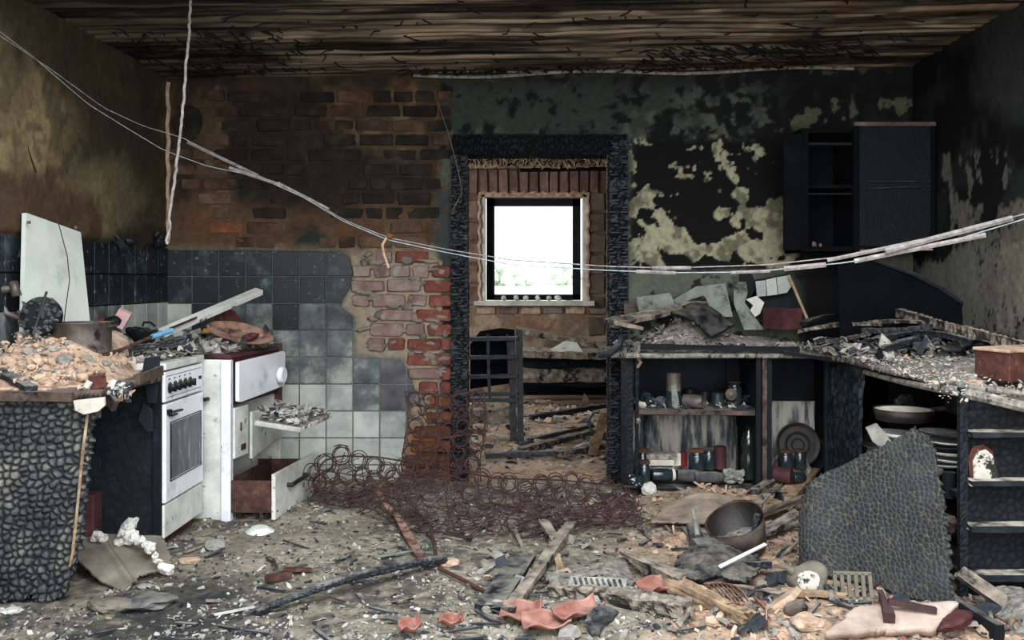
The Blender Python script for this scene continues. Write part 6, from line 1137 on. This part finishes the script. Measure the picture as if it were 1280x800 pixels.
# rumpled sheet and rubble below the base cabinet
sheet('lino_piece', 'floorsheet', OF(812, 662), OF(925, 664)-OF(812, 662), OF(835, 636)-OF(812, 662), res=.008, t=.012, edge=.025, seed=61, disp=lambda u, v: .03+.05*v*np.sin(PI*u)+.02*n2(u, v, 4, 3, 3), label='curled grey-tan floor sheet below the base cabinet', cat='sheet')
fbeam('flat_stone', 'stone', (858, 634), (896, 634), .08, .02, 'flat grey slab fragment in the rubble below the cabinet', 'slab', lift=(.05, .05), grain=.006)
for (a, c, w_, t_, m_, lb) in (((966, 646), (1028, 590), .10, .022, 'woodtan', 'broad pale split board leaning out of the narrow bay'), ((944, 640), (1000, 598), .06, .022, 'wood', 'grey slat behind the broad pale split board'), ((948, 652), (1014, 642), .07, .02, 'woodbrown', 'brown slat lying below the split boards'), ((952, 676), (1000, 664), .07, .02, 'wood', 'grey-brown board left of the big scaled board'), ((942, 622), (980, 612), .05, .02, 'wood', 'small grey slat under the narrow bay')):
    fbeam('split_board', m_, a, c, w_, t_, lb, 'board', lift=(.03, .09), res=.01, grain=.012, ragged=.05)
# wire basket rust
wbk = thing('wire_basket', OF(910, 755), 'flattened rusty wire basket between the pale log and the lid', 'basket')
q4 = [OF(x, y)+[0, 0, .03] for x, y in ((880, 740), (918, 742), (940, 768), (905, 768))]
for k in range(4): b = MB(); b.tube([q4[k], (q4[k]+q4[(k+1) % 4])/2+[0, 0, .008], q4[(k+1) % 4]], .005, 6); b.build('rim_wire', 'rustr', parent=wbk)
for k in range(6): t = (k+1)/7; b = MB(); b.tube([q4[0]*(1-t)+q4[1]*t, q4[3]*(1-t)+q4[2]*t], .003, 5); b.build('basket_wire', 'rustr', parent=wbk)
b = MB(); b.tube([OF(944, 755)+[0, 0, .02], OF(958, 770)+[0, 0, .02], OF(958, 790)+[0, 0, .02], OF(925, 796)+[0, 0, .02], OF(910, 788)+[0, 0, .02]], .005, 6); b.build('rusty_loop', 'rustr', label='rusty wire loop at the bottom beside the pale log', cat='wire')
# lid / iron
c0 = OF(1012, 744)+[0, 0, .06]; R = normal_to((-.15, -.93, .32)); kt = thing('dented_kettle', c0-[0, 0, .07], 'dented greenish kettle showing a pale oval base, beside the scaled board', 'kettle')
b = MB(); b.lathe([(0, .0), (.05, .0), (.062, -.012), (.065, -.04), (.048, -.08), (0, -.09)], c0, R, 30, wob=.12, sc=(1.15, 1)); b.build('kettle_body', 'cement', parent=kt, smooth=True)
b = MB(); b.lathe([(0, .010), (.038, .008), (.044, .0), (0, -.01)], c0+[-.004, 0, -.010], R, 28, wob=.05, sc=(1.0, .95)); b.build('kettle_base', 'paleno', parent=kt, smooth=True)
b = MB(); b.tube([c0+[-.055, .02, .02], c0+[-.08, .025, .035], c0+[-.10, .03, .035]], [.016, .010, .005], 8); b.build('kettle_spout', 'cement', parent=kt)
gr = thing('cast_grate', OF(1066, 748), 'small slotted cast grate standing before the scaled board', 'grate')
c0 = OF(1066, 750)+[0, 0, .05]; Rg = eul(-.35, .0, -.1)
for (dx, dz, sx, sz) in ((0, .045, .135, .012), (0, -.042, .135, .012)): b = MB(); b.box(c0+Rg@np.array([dx, 0, dz]), (sx, .012, sz), Rg); b.build('grate_rail', 'cement', parent=gr)
for k in range(6): b = MB(); b.box(c0+Rg@np.array([-.062+k*.0248, 0, 0]), (.013, .012, .09), Rg); b.build('grate_bar', 'cement', parent=gr)
fbeam('thin_stick', 'rustd', (1078, 748), (1104, 742), .008, .008, 'thin dark stick at the right of the grate', 'stick', lift=(.01, .05))
fbeam('pale_board', 'woodtan', (976, 746), (1060, 752), .075, .02, 'flat pale board lying below the kettle and grate', 'board', res=.01, grain=.008, ragged=.05, taper=(1, .5))
fbeam('grey_board', 'wood', (922, 742), (982, 754), .05, .03, 'rounded grey board left of the kettle', 'board', res=.01, grain=.012, ragged=.03)
b = MB(); b.rock(OF(995, 766)+[0, 0, .015], (.10, .055, .035), sub=2, rough=.2); b.build('leather_sole', 'woodbrown', label='small curved dark-edged sole below the pale board', cat='sole')
# pale slabs and hammer at the bottom right
sheet('pale_slab', 'pinkslab', OF(1030, 806), OF(1165, 800)-OF(1030, 806), OF(1068, 772)-OF(1030, 806), res=.01, t=.03, edge=.02, disp=lambda u, v: .045+.01*n2(u, v, 4, 3, 8), label='broad pinkish plaster slab at the bottom right edge', cat='slab')
b = MB(); b.rock(OF(1012, 786)+[0, 0, .02], (.14, .09, .05), sub=2); b.build('rubble_lump', 'ashtan', label='pinkish plaster lump left of the broad slab at the bottom', cat='lump')
hm = thing('rusty_hammer', OF(1140, 788), 'rusty burnt hammer lying on the pale slab at the bottom right', 'hammer')
b = MB(); b.beam(OF(1100, 768)+[0, 0, .08], OF(1112, 800)+[0, 0, .07], .035, .035, grain=.008, res=.01, taper=(.5, 1)); b.build('hammer_head', 'rustd', parent=hm)
b = MB(); b.beam(OF(1110, 782)+[0, 0, .08], OF(1170, 790)+[0, 0, .07], .02, .018, grain=.004); b.build('hammer_shaft', 'rustd', parent=hm)
b = MB(); b.rock(OF(1192, 792)+[0, 0, .04], (.17, .10, .05), sub=2, rough=.3); b.build('rust_plate', 'maroon', label='rusty brown plate at the end of the hammer shaft', cat='plate')
heap('ash_pile', 'ash', [(1.58, 3.10), (1.95, 3.10), (1.95, 3.5), (1.62, 3.5)], .02, lambda X, Y: .05+0*X, label='grey ash pile at the foot of the end panel, bottom right', cat='ash', kind='stuff', amp=.04, seed=420)
fbeam('dark_edge_board', 'soot', (1196, 768), (1250, 806), .03, .05, 'dark board edge slanting to the bottom right corner', 'board', lift=(.03, .04), res=.012, grain=.004)
# litter over the floor
b = MB(); pts = []
def inroom(x, y): return not (x < -1.62 and y > 3.45) and not (x > 1.6 and y > 3.55) and y < 5.65
for _ in range(13000):
    y = 3.05+2.5*random.random()**1.5; x = random.uniform(-2.1, 2.0)
    if abs(x) > .58*y or not inroom(x, y): continue
    if fbm(np.array([x*3, y*3, 1.]), 3, 500) < .42 and random.random() < .7: continue
    pts.append((x, y, Hs(x, y)))
lp = [p for p in pts if p[0] < .5]; rpn = [p for p in pts if p[0] >= .5]
chips(b, lp, .004, .02, [0, 0, 1, 1, 1, 1, 2], .35); chips(b, rpn, .004, .028, [0, 1, 3, 3, 1, 4], .35); b.build('floor_litter', ['chipk', 'chipg', 'chipw', 'chipt', 'chipr'], label='charcoal, ash and plaster litter strewn over the kitchen floor', cat='litter', kind='stuff')
b = MB(); pts = []
for _ in range(150): x, y = random.uniform(-.3, 1.9), 3.1+2.2*random.random()**1.4; pts.append((x, y, Hs(x, y)+.01)) if inroom(x, y) and abs(x) < .58*y else None
chips(b, pts, .03, .075, [0, 1, 1, 2, 3], .28); b.build('coarse_rubble', ['chipk', 'chipg', 'chipt', 'wood'], label='coarser plaster and wood fragments among the floor litter', cat='rubble', kind='stuff')
b = MB()
for _ in range(140):
    x, y = random.uniform(-1.5, 1.7), 3.1+2.0*random.random()**1.3
    if not inroom(x, y) or abs(x) > .56*y: continue
    a = random.random()*PI; L = random.uniform(.04, .16); p = np.array([x, y, Hs(x, y)+.012]); d = np.array([math.cos(a), math.sin(a), random.gauss(0, .12)])*L/2; b.beam(p-d, p+d, random.uniform(.006, .02), .007, res=.04, mi=random.choice([0, 0, 1]))
b.build('charred_splinters', ['char', 'wood'], label='charred wood splinters scattered over the floor', cat='splinters', kind='stuff')
# ------------------------------------------------------------------ far room things
rk = thing('burnt_rack', P3(618, 560, 7.0), 'charred slatted rack standing in the far room left of the doorway view', 'rack')
YR = 7.0
for a, b0, b1, w_ in ((651, 412, 556, .05), (642, 420, 556, .05), (612, 418, 500, .02), (636, 418, 470, .015)):
    b = MB(); b.beam(P3(a, b1, YR), P3(a-2, b0, YR+.05), w_, .05, up=(0, 1, 0), res=.03, grain=.008, char=.003, cell=.03); b.build('upright', 'char', parent=rk)
for y in (423, 446, 470, 492, 500): b = MB(); b.beam(P3(560, y+1, YR+.05), P3(648, y, YR-.02), .06, .025, res=.03, grain=.008); b.build('rack_rail', 'char', parent=rk)
b = MB(); b.prism([(588, 430), (600, 414), (625, 410), (643, 412), (645, 478), (588, 486)][::-1], P3(0, 0, YR+.2), np.array([1, 0, 0])*(YR+.2)/F, np.array([0, 0, -1])*(YR+.2)/F, .02); b.build('rack_back', 'sootin', parent=rk)
b = MB(); b.beam(P3(585, 520, YR+.1), P3(640, 518, YR+.1), .12, .10, res=.03, grain=.02); b.build('rack_base', 'wood', parent=rk)
bn = thing('burnt_bench', P3(705, 492, 9.3), 'charred plank bench under the far window covered with ash', 'bench')
for (y0, y1, d, w_, t_, m_, nm) in ((412, 438, 9.5, .28, .05, 'wood', 'top_plank'), (440, 444, 8.9, .5, .05, 'wood', 'seat_plank'), (453, 456, 8.9, .10, .12, 'soot', 'charred_rail'), (469, 469, 8.85, .08, .12, 'wood', 'lower_plank'), (478, 480, 8.9, .05, .06, 'soot', 'lower_rail')):
    b = MB(); b.beam(P3(645, y0, d), P3(790, y1, d), w_, t_, res=.04, grain=.02, ragged=.02); b.build(nm, m_, parent=bn)
for a in (652, 775): b = MB(); b.beam(P3(a, 440, 9.0), P3(a, 494, 9.0), .08, .08, up=(0, 1, 0), res=.05, grain=.01); b.build('leg', 'soot', parent=bn)
b = MB(); b.bx(P3(648, 494, 9.35), P3(790, 440, 9.4)); b.build('bench_back', 'sootin', parent=bn)
slab('paper_sheet', 'enamelc', [(688, 437), (707, 427), (722, 429), (729, 440), (712, 446), (699, 448)], 8.7, .02, 'crumpled white sheet lying on the far bench', 'paper', .4)
for (a, c, d_, w_, m_, lb) in (((662, 525), (757, 514), 0, .06, 'char', 'charred batten lying on the far room floor towards the jamb'), ((605, 577), (700, 574), 0, .05, 'char', 'long black batten flat on the far floor near the doorway'), ((650, 570), (748, 545), 0, .06, 'wood', 'grey burnt batten on the far floor, upper one'), ((690, 575), (757, 566), 0, .07, 'wood', 'dark board by the right jamb on the far floor'), ((660, 556), (735, 540), 0, .03, 'char', 'thin black batten behind the grey one on the far floor'), ((668, 532), (700, 536), 0, .012, 'char', 'thin black stick on the far floor')):
    p0, p1 = PF(*a), PF(*c); p0[2] = Hs(p0[0], p0[1])+.03; p1[2] = Hs(p1[0], p1[1])+.04; b = MB(); b.beam(p0, p1, w_, min(w_, .04), res=.02, grain=.01, ragged=.04, char=.003, cell=.03); b.build('burnt_batten', m_, label=lb, cat='batten')
b = MB(); b.beam(PF(740, 572)+[0, 0, .02], P3(757, 514, 5.9), .06, .02, up=(0, -1, 0), res=.02, grain=.008); b.build('split_lath', 'woodtan', label='pale split slat leaning on the right jamb in the far room', cat='slat')
b = MB(); b.tube([P3(757, 515, 6.1), P3(742, 516, 6.1), P3(735, 526, 6.1), P3(738, 536, 6.1), P3(746, 540, 6.1)], .009, 8); b.build('iron_hook', 'char', label='bent black iron hook beside the pale slat', cat='hook')
b = MB(); pts = []
for _ in range(900): y = random.uniform(6.0, 9.2); x = random.uniform(-.12*y, .14*y); pts.append((x, y, Hs(x, y)))
chips(b, pts, .02, .08, [0, 1, 2, 2, 3], .25); b.build('far_floor_litter', ['chipk', 'chipg', 'chipt', 'chipw'], label='tan and grey rubble on the far room floor', cat='litter', kind='stuff')
# ------------------------------------------------------------------ wires and cords
b = MB(); pa = [(238, -5, 4.13), (238, 5, 4.13), (237, 30, 4.13), (236, 45, 4.13), (233, 75, 4.13), (231, 110, 4.14), (226, 160, 4.15), (220, 210, 4.16), (214, 255, 4.17), (211, 275, 4.18), (213, 285, 4.18), (208, 298, 4.18), (209, 305, 4.18)]
pa = [P3(*q_) for q_ in pa]; b.tube(lerp_path(pa, 60)+RNG.normal(0, .0015, (60, 3)), .0062, 8); b.build('ceiling_cord', 'wire', label='thick pale burnt cord hanging from the ceiling at left', cat='cord')
def cord(name, pts, r, m_, lb, sag=0, cat='wire', kn=()):
    p = lerp_path([P3(*q_) for q_ in pts], 90); b = MB(); b.tube(p, np.linspace(r*.55, r, 90), 6); o = b.build(name, m_, label=lb, cat=cat)
    for (x, y, d, rr, L) in kn:
        i = np.argmin(np.linalg.norm(p-P3(x, y, d), axis=1)); i = min(max(i, 3), 86); k_ = MB(); k_.tube([p[i-1]+(p[i]-p[i-1])*s_ for s_ in np.linspace(-L, L+1, 7)], rr, 6); k_.build('insulation_remnant', 'wire', parent=o)
W_ = [(0, -60, 4.0), (205, 150, 4.9), (245, 180, 4.9), (275, 197, 4.9), (320, 218, 4.85), (380, 245, 4.8), (430, 275, 4.75), (485, 297, 4.7), (560, 312, 4.65), (640, 325, 4.6), (760, 333, 4.55), (840, 335, 4.5), (960, 331, 4.4), (1060, 320, 4.3), (1180, 295, 4.2), (1300, 262, 4.15)]
W_ = [(-10, 38, 3.76), (60, 84, 4.16), (130, 135, 4.5), (180, 158, 4.7), (228, 172, 4.85)]+W_[3:]
cord('power_line', W_, .0034, 'wire', 'upper pale wire sagging across the whole room', kn=((285, 198, 4.88, .009, 3), (380, 245, 4.8, .008, 2), (1200, 292, 4.2, .014, 4), (1100, 318, 4.3, .010, 3), (840, 336, 4.5, .009, 1)))
W2 = [(-10, 60, 3.9), (15, 78, 4.0), (17, 110, 4.02), (60, 150, 4.3), (150, 158, 4.6), (205, 188, 4.85), (260, 208, 4.85), (320, 220, 4.83), (380, 247, 4.78), (430, 277, 4.73), (485, 300, 4.68), (560, 316, 4.63), (640, 331, 4.58), (760, 338, 4.53), (840, 341, 4.48), (940, 340, 4.4), (1060, 328, 4.3), (1180, 304, 4.2), (1300, 268, 4.15)]
W2 = [(-10, 32, 3.76), (40, 70, 4.05), (110, 130, 4.45), (155, 158, 4.65)]+W2[5:]
cord('power_line', W2, .003, 'bluewire', 'lower bluish wire running along the upper one across the room', kn=((330, 224, 4.83, .009, 2), (1015, 333, 4.35, .013, 1), (1160, 309, 4.2, .012, 4), (945, 341, 4.4, .008, 1), (830, 341, 4.48, .009, 1)))
b = MB(); b.tube(lerp_path([P3(-5, 66, 4.0), P3(13, 78, 4.02), P3(17, 105, 4.03), P3(22, 130, 4.05), P3(36, 190, 4.1), P3(45, 215, 4.15)], 30), .003, 5); b.build('thin_wire', 'black', label='thin dark wire hanging on the left wall near the edge', cat='wire')
b = MB(); b.tube(lerp_path([P3(484, 296, 4.66), P3(478, 306, 4.66), P3(480, 318, 4.66), P3(486, 335, 4.66)], 16), .006, 6); b.build('cord_end', 'ashtan', label='short tan cord end dangling from the wires above the bricks', cat='cord')
b = MB(); b.rock(P3(487, 295, 4.66), (.04, .03, .025), sub=1); b.build('tape_knot', 'bricko', label='orange knot where the tan cord end joins the wires', cat='knot')
b = MB(); b.tube(lerp_path([P3(545, 122, 5.6), P3(560, 165, 5.55), P3(572, 210, 5.5), P3(578, 240, 5.5), P3(566, 262, 5.5)], 20), .0022, 5); b.build('thin_wire', 'cement', label='thin drooping wire at the upper left of the door frame', cat='wire')
